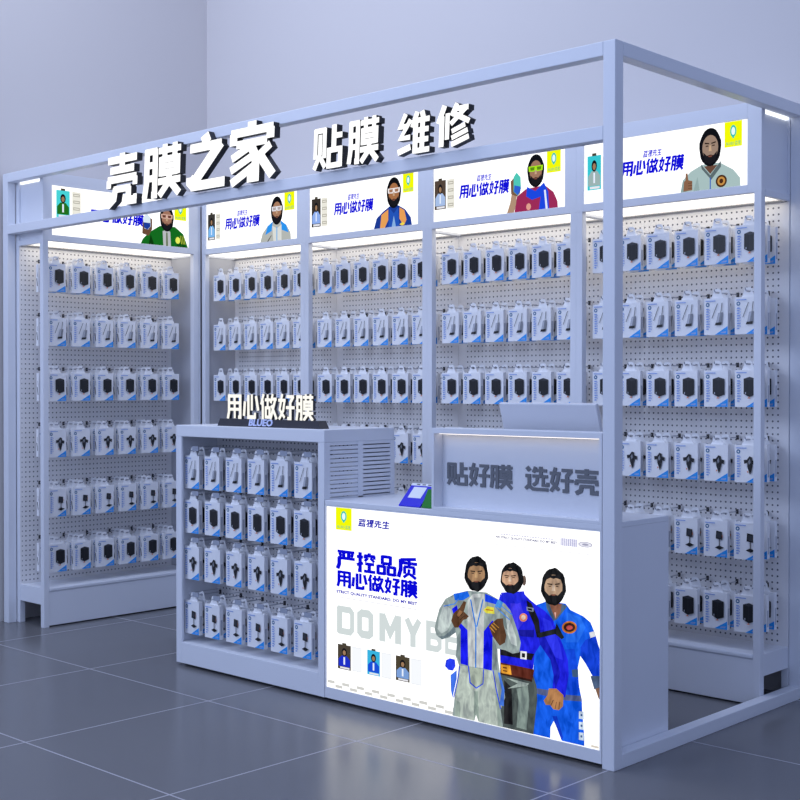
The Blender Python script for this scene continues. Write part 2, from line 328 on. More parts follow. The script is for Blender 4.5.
# ================================================================ wall shelving units with light boxes
DEP = .25
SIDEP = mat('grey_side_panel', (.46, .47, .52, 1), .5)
TRIMD = mat('grey_trim', (.16, .165, .19, 1), .5)
PEGL = peg_material('perforated_board_left', 1.052, .0245, .0275, .0042, .05, .012); PEGB = peg_material('perforated_board_back', .9186, .0245, .0275, .0042, .042, .042)
def shelf_unit(loc, rz, w, label, end_left, end_right, poster, pm=(.041, .064), i_last=False):
    """local x along the front, y into the depth, origin at the left front floor corner"""
    t = thing('shelf_unit', label, 'shelving', loc, rz, None)
    st = .033
    for x0 in (0, w-st):
        box('upright', (x0, x0+st, 0, st, 0, 2.113), WHITE, t)
        box('upright', (x0, x0+st, DEP, DEP+st, 0, 2.47), WHITE, t)
    hd = MB()                                        # header frame around the light box
    hd.box(0, pm[0], 0, .03, 2.113, 2.485, WHITE).box(w-pm[1], w, 0, .03, 2.113, 2.485, WHITE)
    hd.box(pm[0], w-pm[1], 0, .03, 2.113, 2.147, WHITE).box(pm[0], w-pm[1], 0, .03, 2.419, 2.485, WHITE)
    hd.build('header_frame', t, .001)
    box('header_box', (.012, w-.012, .03, DEP, 2.128, 2.44), WHITE, t)
    for x0 in (0, w-.02):
        outer = (x0 == 0 and w > 1) or (x0 > 0 and i_last)
        if outer:
            MB().box(x0+(.004 if x0 == 0 else .004), x0+.018, .034, DEP-.01, 2.4405, 2.453, glow('#f4f8ff', 1.5)).build('light_strip', t)['label'] = 'thin glowing strip on top of the header end'
        else: box('side_rail', (x0, x0+.02, .033, DEP, 2.44, 2.47), WHITE, t)
        box('side_rail', (x0, x0+.02, .033, DEP, 2.10, 2.128), WHITE, t)
    MB().box(.024, w-.024, .031, DEP-.004, 2.112, 2.119, glow('#fffaf0', 1.85)).build('light_panel', t)['label'] = 'glowing white light panel under the header'
    box('top_trim', (.012, w-.012, DEP-.012, DEP-.0045, 2.098, 2.1055), TRIMD, t, 0)
    pegm = PEGL if w > 1 else PEGB
    pb = MB().box(.001, w-.001, DEP-.003, DEP, .2, 2.115, pegm).build('pegboard', t)
    box('base_shelf', (.017, w-.017, .034, DEP-.004, .194, .216), WHITE, t, .006)
    box('shelf_nosing', (st, w-st, -.001, .0338, .194, .2155), WHITE, t, .006)
    box('kick_panel', (st, w-st, .003, .016, .008, .1938), WHITE, t)
    for x0 in (0, w-.018): box('end_rail', (x0+.002, x0+.016, st, DEP, .124, .2155), WHITE, t)
    if w > 1: box('added_gap_strip', (w, w+.0285, .012, .03, 0, 2.485), WHITE, t)  # added strip: lightens the open corner gap, which otherwise renders black
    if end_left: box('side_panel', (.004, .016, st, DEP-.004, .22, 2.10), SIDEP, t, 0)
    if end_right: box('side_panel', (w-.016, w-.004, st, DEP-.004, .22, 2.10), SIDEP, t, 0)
    x0, x1 = pm[0], w-pm[1]
    P = Print(.007); P.rect(x0, x1, 2.147, 2.419, '#ffffff', PAPER)
    P.y -= .0002
    poster(P, x0, 2.147)
    pr = P.build('printed_face', t)
    return t
def head_text(P, x, z, tx0, tx1):
    P.many(glyph_row('用心做好膜', x+tx0, z+.101, x+tx1, z+.166, .06, .12, 1.3), '#1210d8')
    P.many(glyph_row('蓝猩先生', x+tx0+.36*(tx1-tx0), z+.175, x+tx0+.66*(tx1-tx0), z+.203, .04, .15, 1.25), '#3a38d8')
def side_notes(P, x0, z0, x1, z1):
    P.rect(x0, x1, z0, z1, '#eceadf'); n = 4
    for i in range(n):
        zc = z1-(i+.5)*(z1-z0)/n; P.rect(x0+.007, x1-.007, zc-.008, zc+.008, '#b8b4a8'); P.rect(x0+.012, x1-.012, zc-.003, zc+.003, '#eceadf')
def bust(P, x, z, w, main, pts, cx, cz, r, skin, goggles=None):
    P.add([(x+a, z+c) for a, c in pts], main)
def poster_green(P, x, z):
    sx = 1.135
    mini_card(P, x+.03, x+.115, z+.10, z+.25, '#48d4d8', '#22701e'); side_notes(P, x+.13, z+.10, x+.185, z+.25)
    head_text(P, x, z, .24, .60)
    P.add([(x+.585,z+.001),(x+.60,z+.03),(x+.65,z+.075),(x+.72,z+.115),(x+.83,z+.118),(x+.89,z+.08),(x+.925,z+.001)], '#146a20')
    P.add([(x+.64,z+.001),(x+.655,z+.06),(x+.68,z+.001)], '#0c3a10'); P.add([(x+.84,z+.001),(x+.86,z+.06),(x+.885,z+.07),(x+.91,z+.001)], '#0f5014')
    P.add([(x+.745,z+.001),(x+.74,z+.085),(x+.77,z+.1),(x+.795,z+.085),(x+.80,z+.001)], '#b8bcc0'); P.add([(x+.765,z+.001),(x+.765,z+.08),(x+.775,z+.08),(x+.778,z+.001)], '#60704c')
    P.add(ring(x+.85, z+.04, .017, .02), '#e8f060')
    for i in range(3): P.add([(x+.875+i*.012,z+.02),(x+.882+i*.012,z+.02),(x+.87+i*.012,z+.07),(x+.866+i*.012,z+.07)], '#a8b83c')
    P.add([(x+.595,z+.06),(x+.60,z+.13),(x+.62,z+.165),(x+.665,z+.15),(x+.665,z+.09),(x+.64,z+.05)], '#6a4a38')
    P.add([(x+.61,z+.09),(x+.60,z+.15),(x+.625,z+.18),(x+.652,z+.16),(x+.655,z+.105),(x+.635,z+.085)], '#d8e8f4'); P.add([(x+.607,z+.095),(x+.605,z+.125),(x+.652,z+.125),(x+.653,z+.105),(x+.632,z+.085)], '#1c3c98')
    head(P, x+.77, z+.163, .05, '#a07460', ('#d8b0a0', '#6a3c30')); logo(P, x+.825, x+.912, z+.16, z+.268)
def poster_grey(P, x, z):
    mini_card(P, x+.012, x+.08, z+.05, z+.205, '#3c3a38', '#7ab8f0'); side_notes(P, x+.088, z+.05, x+.13, z+.205)
    head_text(P, x, z, .175, .485)
    P.add([(x+.495,z+.001),(x+.515,z+.05),(x+.56,z+.09),(x+.61,z+.115),(x+.67,z+.115),(x+.72,z+.085),(x+.755,z+.04),(x+.76,z+.001)], '#b4b8b4')
    P.add([(x+.54,z+.04),(x+.56,z+.09),(x+.605,z+.113),(x+.595,z+.06)], '#2c94ee'); P.add([(x+.68,z+.06),(x+.672,z+.113),(x+.72,z+.085),(x+.74,z+.04)], '#2c94ee')
    P.add([(x+.61,z+.001),(x+.6,z+.09),(x+.64,z+.07),(x+.68,z+.09),(x+.68,z+.001)], '#dadcd8'); P.add([(x+.636,z+.001),(x+.636,z+.08),(x+.644,z+.08),(x+.644,z+.001)], '#6cb0e8')
    P.add([(x+.555,z+.001),(x+.59,z+.035),(x+.596,z+.035),(x+.565,z+.001)], '#3a3430')
    head(P, x+.64, z+.172, .052, '#a87c60', ('#e4e4ec', '#b4a8a8')); logo(P, x+.705, x+.79, z+.165, z+.270)
def poster_orange(P, x, z):
    mini_card(P, x+.012, x+.085, z+.05, z+.205, '#3a3430', '#90b0f0'); side_notes(P, x+.09, z+.05, x+.14, z+.205)
    head_text(P, x, z, .19, .485)
    P.add([(x+.495,z+.001),(x+.515,z+.055),(x+.56,z+.085),(x+.61,z+.11),(x+.67,z+.11),(x+.72,z+.085),(x+.76,z+.04),(x+.768,z+.001)], '#1c3c94')
    P.add([(x+.54,z+.001),(x+.55,z+.07),(x+.60,z+.095),(x+.60,z+.04),(x+.575,z+.001)], '#e8a058'); P.add([(x+.68,z+.04),(x+.68,z+.098),(x+.715,z+.08),(x+.73,z+.03),(x+.71,z+.001)], '#e8a058')
    P.add([(x+.60,z+.001),(x+.61,z+.10),(x+.64,z+.07),(x+.67,z+.10),(x+.68,z+.001)], '#2454b8'); P.add([(x+.625,z+.001),(x+.64,z+.06),(x+.655,z+.001)], '#88b0e0')
    P.add([(x+.68,z+.01),(x+.70,z+.02),(x+.72,z+.012),(x+.70,z+.002)], '#f0d850')
    head(P, x+.64, z+.178, .052, '#a87048', ('#f0e8e8', '#a4785c')); logo(P, x+.705, x+.78, z+.17, z+.270)
def poster_maroon(P, x, z):
    mini_card(P, x+.005, x+.08, z+.06, z+.205, '#54463c', '#a8c0e8'); side_notes(P, x+.088, z+.06, x+.137, z+.205)
    head_text(P, x, z, .168, .478)
    P.add([(x+.515,z+.001),(x+.53,z+.075),(x+.584,z+.105),(x+.694,z+.112),(x+.745,z+.075),(x+.768,z+.03),(x+.77,z+.001)], '#9c2c58')
    P.add([(x+.47,z+.001),(x+.49,z+.05),(x+.50,z+.10),(x+.53,z+.10),(x+.525,z+.04),(x+.512,z+.001)], '#b09078')
    P.add([(x+.495,z+.09),(x+.492,z+.15),(x+.51,z+.165),(x+.545,z+.14),(x+.55,z+.09),(x+.53,z+.075)], '#7a5a44')
    P.add([(x+.51,z+.10),(x+.51,z+.17),(x+.528,z+.19),(x+.552,z+.165),(x+.555,z+.11),(x+.535,z+.08)], '#50c8b8'); P.add([(x+.512,z+.10),(x+.515,z+.13),(x+.553,z+.12),(x+.552,z+.10),(x+.535,z+.082)], '#3060d0')
    P.add([(x+.585,z+.07),(x+.59,z+.115),(x+.64,z+.09),(x+.69,z+.125),(x+.715,z+.08),(x+.72,z+.001),(x+.66,z+.001),(x+.67,z+.06),(x+.62,z+.05)], '#1c48e0')
    P.add([(x+.69,z+.09),(x+.70,z+.09),(x+.712,z+.001),(x+.70,z+.001)], '#e4ecff'); P.add(ring(x+.60, z+.02, .014, .016), '#e0a090')
    head(P, x+.642, z+.185, .05, '#a07860', ('#a8e818', '#5c8c18')); logo(P, x+.707, x+.787, z+.166, z+.271)
def poster_pale(P, x, z):
    mini_card(P, x+.016, x+.09, z+.06, z+.215, '#38c8d4', '#9cb4b4'); side_notes(P, x+.098, z+.06, x+.145, z+.205)
    head_text(P, x, z, .197, .509)
    P.add([(x+.498,z+.001),(x+.509,z+.053),(x+.547,z+.085),(x+.60,z+.108),(x+.685,z+.108),(x+.747,z+.072),(x+.778,z+.035),(x+.78,z+.001)], '#a8c0c0')
    P.add([(x+.60,z+.09),(x+.595,z+.112),(x+.64,z+.06),(x+.69,z+.115),(x+.69,z+.09),(x+.645,z+.04)], '#5c6c70'); P.add([(x+.61,z+.10),(x+.64,z+.065),(x+.675,z+.10)], '#6a4a3c')
    P.add([(x+.638,z+.001),(x+.638,z+.05),(x+.643,z+.05),(x+.643,z+.001)], '#3060c0'); P.add([(x+.498,z+.001),(x+.509,z+.05),(x+.52,z+.05),(x+.53,z+.001)], '#8fa8a8'); P.add([(x+.56,z+.001),(x+.58,z+.06),(x+.59,z+.001)], '#94acac')
    P.add(ring(x+.692, z+.03, .026, .026), '#4a2c1c'); P.add(ring(x+.692, z+.03, .018, .018), '#c89048'); P.add(ring(x+.692, z+.03, .009, .01), '#4a2c1c')
    P.add([(x+.512,z+.004),(x+.515,z+.045),(x+.522,z+.05),(x+.523,z+.08),(x+.532,z+.08),(x+.536,z+.05),(x+.555,z+.045),(x+.555,z+.006)], '#8a644c')
    for k in range(3): P.rect(x+.535, x+.555, z+.014+k*.011, z+.016+k*.011, '#4a3226')
    head(P, x+.64, z+.178, .052, '#9c8474'); logo(P, x+.707, x+.787, z+.166, z+.271)
MW = .9186; X0 = -3.7264; YF = 1.14
left_unit = shelf_unit((-3.72, .055, 0), math.pi/2, 1.052, 'tall white peg rack along the left wall under the green-jacket poster', False, True, poster_green, (.057, .067))
posters = [poster_grey, poster_orange, poster_maroon, poster_pale]
plabel = ['white peg rack bay at the back left corner under the grey-suit poster', 'white peg rack bay under the poster of the orange and blue suit',
          'white peg rack bay under the poster with maroon shirt and lime goggles', 'white peg rack bay at far right under the pale grey shirt poster']
back_units = [shelf_unit((X0+i*MW, YF, 0), 0, MW, plabel[i], i == 0, False, posters[i], i_last=(i == 3)) for i in range(4)]
# ================================================================ hanging packages
BLUE = mat('print_blue', '#1c9af0', .45); BLK = mat('print_black', '#17181c', .4); TXT = mat('print_pale_blue', '#90abe2', .45)
GREYP = mat('print_grey', '#85888f', .4); DGREY = mat('print_dark_grey', '#33353b', .4); TEAL = mat('print_teal', '#2f6c96', .45); ORG = mat('print_orange', '#e88a5c', .45); LGREY = mat('print_light_grey', '#b9bcc6', .45)
BW, BH, TH, BT = .112, .155, .04, .022
def package(name, kind):
    m = MB(); hw = BW/2
    m.box(-hw, hw, 0, BT, 0, BH, CARD)
    y = [-.0003]
    def ink(pts, mt):
        a = sum(p[0]*q[1]-q[0]*p[1] for p, q in zip(pts, pts[1:]+pts[:1]))
        if a < 0: pts = pts[::-1]
        m.poly([(px, y[0], pz) for px, pz in pts], mt); y[0] -= .0002
    def r(x0, x1, z0, z1, mt): ink([(x0,z0),(x1,z0),(x1,z1),(x0,z1)], mt)
    ink([(-.004,.0005),(hw-.0005,.0005),(hw-.0005,.036)], BLUE)                     # blue corner
    ink([(.022,.006),(.046,.006),(.049,.015),(.028,.012)], TXT)
    ink(ring(-.039, .128, .009, .009, 14), TEAL); ink(ring(-.039, .128, .004, .004, 10), CARD)
    for i in range(9): r(-.045, -.034+(i % 3)*.001, .022+i*.0105, .028+i*.0105, TXT)   # column of characters
    for i in range(7): r(-.030, -.0275, .03+i*.012, .037+i*.012, TXT)
    r(-.047, .0, .1415, .1455, TXT)
    if kind == 'charger':
        ink([(-.013,.055),(.012,.042),(.042,.052),(.042,.118),(.014,.126),(-.013,.118)], DGREY)
        ink([(-.013,.055),(.012,.042),(.012,.112),(-.013,.118)], BLK); ink([(.013,.042),(.042,.052),(.042,.116),(.013,.112)], BLK)
        r(-.006, -.002, .054, .062, LGREY); ink([(.004,.036),(.018,.036),(.012,.043)], ORG)
    elif kind == 'cable':
        ink([(-.018,.070),(-.015,.070),(.011,.132),(.008,.132)], DGREY); ink([(.008,.132),(.011,.132),(.034,.134),(.034,.136)], CARD)
        ink([(.030,.134),(.033,.134),(.026,.082),(.023,.082)], DGREY)
        ink([(.004,.048),(.030,.052),(.036,.094),(.014,.092)], GREYP); ink([(.006,.050),(.016,.052),(.024,.092),(.015,.091)], LGREY)
        ink([(-.002,.040),(.028,.042),(.031,.053),(.002,.051)], BLK)
    elif kind == 'mount':
        ink([(.004,.098),(.014,.110),(.026,.106),(.028,.070),(.022,.045),(.016,.034),(.012,.046),(.004,.066)], BLK)
        ink([(-.010,.078),(.006,.084),(.006,.096),(-.012,.094)], BLK); ink([(.026,.078),(.040,.074),(.042,.090),(.026,.094)], BLK)
        ink([(.008,.088),(.016,.100),(.020,.084),(.012,.074)], GREYP); ink([(.004,.040),(.010,.046),(.004,.050)], ORG)
    else:
        ink([(.004,.078),(.034,.074),(.034,.108),(.006,.112)], BLK); ink([(.009,.083),(.029,.080),(.029,.102),(.010,.106)], DGREY)
        r(.019, .023, .046, .078, DGREY); ink([(.000,.040),(.020,.050),(.044,.042),(.022,.032)], BLK); r(.034, .036, .085, .095, ORG)
    # narrow side print on both edges
    for sx, fl in ((-hw-.0003, 1), (hw+.0003, 0)):
        def side(y0, y1, z0, z1, mt):
            q = [(sx,y0,z0),(sx,y0,z1),(sx,y1,z1),(sx,y1,z0)]
            m.poly(q if fl else q[::-1], mt)
        if fl: 
            m.poly([(sx,.004,.034),(sx,.010,.034),(sx,.019,.075),(sx,.013,.080)], BLK)
            m.poly([(sx-.0002,.004,.085),(sx-.0002,.008,.085),(sx-.0002,.012,.11),(sx-.0002,.009,.112)], GREYP)
        else: side(.006, .017, .02, .09, LGREY)
    o = m.build(name)
    t = MB()                                            # card tab with an open hanging slot
    out = [(-.030,BH),(-.026,BH+.008),(-.022,BH+.014),(-.017,BH+.034),(-.010,BH+TH),(.010,BH+TH),(.017,BH+.034),(.022,BH+.014),(.026,BH+.008),(.030,BH)]
    # two halves round the slot
    left = [(-.030,BH),(-.026,BH+.008),(-.022,BH+.014),(-.017,BH+.034),(-.010,BH+TH),(0,BH+TH),(0,BH+.030),(-.011,BH+.026),(-.011,BH+.020),(0,BH+.018),(0,BH)]
    for pl in (left, [(-a, c) for a, c in left]): t.prism(pl, .010, .0125, CARD, CARD)
    tb = t.build('hang_tab', o)
    return o
PK = {'charger': package('charger_box', 'charger'), 'cable': package('cable_box', 'cable'), 'mount': package('car_mount_box', 'mount'), 'stand': package('phone_stand_box', 'stand')}
PIC = {'charger': 'black charger', 'cable': 'grey cable adapter', 'mount': 'black car mount', 'stand': 'black phone stand'}
STEEL = mat('zinc_wire', (.42, .44, .5, 1), .35, .8); CLIP = mat('black_clip', (.03, .03, .035, 1), .5); TAGM = mat('smoky_plastic', (.33, .36, .44, 1), .25)
def make_hook(length, holder):
    t = thing('peg_hook', '', 'hook')
    MB().tube([(0, length, .0), (0, .012, .0), (0, .003, .004), (0, 0, .012)], .0022, STEEL, 6).build('rod', t)
    c = MB().box(-.005, .005, length-.008, length, -.010, .010, CLIP).build('base_clip', t)
    if holder:
        c['label'] = 'black plastic base clip'
        MB().tube([(.0, length, .016), (.0, .02, .016), (.020, .010, .016)], .0016, STEEL, 6).build('upper_rod', t)
        MB().box(.016, .062, .0075, .010, .0, .022, TAGM).build('price_holder', t)['label'] = 'smoky plastic price holder'
    return t
HOOK = make_hook(.205, False); CHOOK = make_hook(.190, True)
ORD = ['first', 'second', 'third', 'fourth', 'fifth', 'sixth']
ROWN = ['top row', 'second row', 'third row', 'fourth row', 'fifth row', 'bottom row']
first = set()
def clone(proto, M, label, cat, group):
    if proto.name not in first: first.add(proto.name); o = proto
    else: o = copy_tree(proto)
    o.matrix_world = M; tag(o, label, cat, group); return o
def hang(frame, xs, rows, kinds, ydepth, hook, where, rname, stack=2, extra_last=0, stride=.05):
    """frame: matrix of the rack; xs: box centres; rows: box bottoms"""
    for r_, (zb, kd) in enumerate(zip(rows, kinds)):
        for c_, xc in enumerate(xs):
            n = stack+(extra_last if c_ == len(xs)-1 else 0)
            pos = '%s from left, %s, %s' % (ORD[c_], rname[r_], where)
            for k in range(n):
                j = rnd.uniform(-.0015, .0015)
                M = frame @ Matrix.Translation((xc+j, ydepth+k*stride+.002*rnd.random(), zb+.001*rnd.random())) @ Matrix.Rotation(math.radians(rnd.uniform(-1.6, 1.6)), 4, 'Z')
                if k == 0: lab = 'white package with %s picture, %s' % (PIC[kd], pos)
                else: lab = '%s package behind the %s' % (kd, pos) if k == 1 else '%s package %s behind the %s' % (kd, 'third deep' if k == 2 else 'rearmost', pos)
                clone(PK[kd], M, lab, 'package', '%s packages hanging on the peg hooks' % PIC[kd])
            M = frame @ Matrix.Translation((xc, ydepth-.014, zb+BH+.0245))
            clone(hook, M, 'peg hook holding the package %s' % pos, 'hook', 'peg hooks carrying the packages')
K6 = ['charger', 'cable', 'charger', 'mount', 'stand', 'charger']
ROWS = [1.833, 1.535, 1.231, .917, .595, .291]
cx0 = -.909+BW/2; 
for i, u in enumerate(back_units):
    base = X0+i*MW
    xs = [(cx0+.143*k)-(X0+3*MW) for k in range(6)]
    fr_m = Matrix.Translation((base, YF, 0))
    hang(fr_m, xs, ROWS, K6, .042, HOOK, ['first back bay', 'second back bay', 'third back bay', 'fourth back bay'][i], ROWN, 2, 1 if i == 3 else 0, .07)
LM = Matrix.Translation((-3.72, .055, 0)) @ Matrix.Rotation(math.pi/2, 4, 'Z')
hang(LM, [.110+BW/2-.055+.1545*k for k in range(6)], [1.840, 1.541, 1.237, .926, .597, .291], K6, .040, HOOK, 'left wall rack', ROWN, 3)

# ================================================================ front display cabinet
CX0, CX1, CD = -2.460, -1.440, .428
cab = thing('display_cabinet', 'low white open display cabinet with slatted side at front left', 'cabinet', (CX0, 0, 0))
w = CX1-CX0
box('top_panel', (0, w, 0, CD, 1.082, 1.136), WHITE, cab, .003)
box('side_panel', (0, .016, .0125, CD, .014, 1.082), WHITE, cab); box('front_stile', (0, .042, 0, .012, .014, 1.082), WHITE, cab)
# slatted side: frame bars and thin horizontal louvres
sd = MB(); x0, x1 = w-.038, w
sd.box(x0, x1, 0, .034, .014, 1.082, WHITE).box(x0, x1, CD-.026, CD, .014, 1.082, WHITE).box(x0+.004, x1, .2, .232, .84, 1.082, WHITE)
sd.box(x0+.004, x1, .034, CD-.026, .014, .848, WHITE)
sd.build('side_frame', cab, .001)
lv = MB(); nl = 13; p = (1.082-.848)/nl
for i in range(nl):
    z = .848+i*p
    for y0, y1 in ((.034, .2), (.232, CD-.026)):
        lv.box(x1-.012, x1-.002, y0, y1, z+.005, z+p+.0002, WHITE)
lv.build('louvres', cab)
box('base_panel', (.042, w-.038, .0, .02, .014, .112), WHITE, cab)
box('bottom_shelf', (.016, w-.038, .02, CD-.01, .096, .112), WHITE, cab)
PEGC = peg_material('perforated_board_cabinet', w, .0245, .0275, .0042, .05, .05)
MB().box(.016, w-.038, .235, .238, .112, 1.082, PEGC).build('pegboard', cab)
box('back_panel', (.016, w-.038, CD-.01, CD, .014, 1.082), WHITE, cab, 0)
box('plinth', (.03, w-.02, .03, CD-.03, 0, .014), mat('black_plinth', (.02, .02, .025, 1), .6), cab, 0)['label'] = 'black recessed plinth'
CMX = Matrix.Translation((CX0, 0, 0))
hang(CMX, [(-2.440+BW/2)-CX0+.1552*k for k in range(6)], [.836, .626, .407, .150], ['cable', 'charger', 'mount', 'stand'], .031, CHOOK, 'front display cabinet', ['top row', 'second row', 'third row', 'bottom row'], 2)

# ================================================================ counter light box
KX0, KX1, KD = -1.436, -.052, .432
ct = thing('service_counter', 'white service counter with a big backlit poster on its front', 'counter', (KX0, 0, 0))
w = KX1-KX0
box('worktop', (0, w, 0, KD, .822, .842), WHITE, ct, .002)
box('side_panel', (w-.02, w, .026, KD, .016, .822), WHITE, ct, 0)
box('side_panel', (0, .02, .026, KD, .016, .822), WHITE, ct, 0)
box('back_panel', (.02, w-.02, KD-.014, KD, .016, .822), WHITE, ct, 0)
fm = MB()
fm.box(0, .006, 0, .026, .016, .822, WHITE).box(w-.008, w, 0, .026, .016, .822, WHITE).box(.006, w-.008, 0, .026, .016, .061, WHITE).box(.006, w-.008, 0, .026, .8175, .822, WHITE)
fm.build('front_frame', ct)
box('plinth', (.02, w-.02, .03, KD-.03, 0, .016), mat('black_plinth', (.02, .02, .025, 1), .6), ct, 0)['label'] = 'black recessed plinth'
P = Print(.0065); ox = -KX0
P.rect(.006, w-.008, .061, .8175, '#ffffff', PAPER); P.y -= .0002
def sh(polys): return [[(x+ox, z) for x, z in p] for p in polys]
# grey block words behind the figures
BL = {'D': [([(10,96),(10,4)],34),([(0,90),(74,90),(87,78),(87,22),(74,10),(0,10)],26)], 'O': [([(16,50),(16,78),(30,88),(70,88),(84,78),(84,22),(70,12),(30,12),(16,22),(16,52)],31)],
      'M': [([(14,98),(14,2)],28),([(86,98),(86,2)],28),([(14,98),(50,34),(86,98)],28)], 'Y': [([(12,98),(50,46),(88,98)],31),([(50,52),(50,2)],33)],
      'B': [([(15,98),(15,2)],31),([(0,91),(70,91),(86,80),(86,64),(66,52),(88,38),(88,20),(72,9),(0,9)],24),([(10,51),(70,51)],22)],
      'E': [([(12,98),(12,2)],25),([(0,90),(92,90)],19),([(0,50),(84,50)],19),([(0,10),(92,10)],19)], 'S': [([(92,86),(70,91),(28,91),(12,78),(14,62),(84,42),(88,22),(72,9),(30,9),(8,16)],21)]}
def block(ch, x0, x1, z0, z1):
    out = []
    for pl, wd in BL[ch]:
        for q in stroke_polys(pl, wd): out.append([(x0+a*(x1-x0)/100, z0+min(100, max(0, c))*(z1-z0)/100) for a, c in q])
    return out
for ch, a, b_ in (('D',-1.364,-1.268),('O',-1.252,-1.157),('M',-1.125,-1.004),('Y',-.985,-.896),('B',-.871,-.790),('E',-.773,-.70),('S',-.685,-.60)):
    P.many(sh(block(ch, a, b_, .292, .410)), '#d3dcdc')
P.many(sh(glyph_row('严控品质', -1.371, .562, -.915, .642, .06, .0, 1.36)), '#0a0ad8')
P.many(sh(glyph_row('用心做好膜', -1.371, .489, -.917, .556, .05, .0, 1.34)), '#0a0ad8')
P.many(sh(glyph_row('蓝猩先生', -1.246, .748, -1.068, .778, .04, .15, 1.35)), '#1c1cb0')
P.many(sh(latin('STRICT QUALITY STANDARD, DO MY BEST', -1.373, .459, -.917, .474, .045)), '#1414b0')
P.many(sh([[(-1.371,.4435),(-.921,.4435),(-.921,.4455),(-1.371,.4455)], [(-1.371,.481),(-.921,.481),(-.921,.4825),(-1.371,.4825)], [(-1.246,.733),(-.10,.733),(-.10,.7345),(-1.246,.7345)]]), '#a8a8b8')
P.many(sh(latin('WE STRICT QUALITY STANDARD. DO MY BEST', -.526, .757, -.245, .767, .03)), '#3c3c78')
P.many(sh([[(-.50+.012*i,.772),(-.491+.012*i,.772),(-.491+.012*i,.776),(-.50+.012*i,.776)] for i in range(20)]), '#c4c4dc')
P.many(sh([[(-.23+.0045*i,.755),(-.23+.0045*i+.0022+.001*(i % 2),.755),(-.23+.0045*i+.0022+.001*(i % 2),.782),(-.23+.0045*i,.782)] for i in range(16)]), '#8c8cc4')
P.add([(x+ox, z) for x, z in ring(-.124, .767, .03, .010)], '#a8a8c0'); P.add([(x+ox, z) for x, z in ring(-.124, .767, .026, .0075)], '#ececf8'); P.add([(x+ox, z) for x, z in ring(-.124, .767, .014, .004)], '#a8a8c0')
class Sh:                                              # shift into the counter's own frame
    def __init__(s, P): s.P = P
    def add(s, pts, c, k=1.0): s.P.add([(x+ox, z) for x, z in pts], c, k)
    def many(s, ps, c, k=1.0): s.P.many(sh(ps), c, k)
    def rect(s, x0, x1, z0, z1, c, k=1.0): s.P.rect(x0+ox, x1+ox, z0, z1, c, k)
Q = Sh(P)
logo(Q, -1.376, -1.282, .724, .816)
mini_card(Q, -1.364, -1.287, .148, .250, '#4a4238', '#1c30c8'); mini_card(Q, -1.192, -1.120, .150, .250, '#38b4e0', '#1c50d8'); mini_card(Q, -1.032, -.957, .152, .250, '#4c4434', '#7ca0d8')
for a in (-1.278, -1.110, -.948):
    Q.add([(a,.15),(a+.055,.15),(a+.055,.25),(a,.25)], '#d8dce4'); Q.add([(a+.002,.152),(a+.053,.152),(a+.053,.248),(a+.002,.248)], '#f8fbff')
for i in range(9):
    Q.rect(-1.424+i*.0865, -1.382+i*.0865, .080, .092, '#d2d2ce'); Q.rect(-1.378+i*.0865, -1.336+i*.0865, .066, .078, '#d2d2ce')
for i in range(3): Q.rect(-.215+i*.06-.002, -.185+i*.06, .066 if i != 1 else .080, .074 if i != 1 else .088, '#d8d0c4')
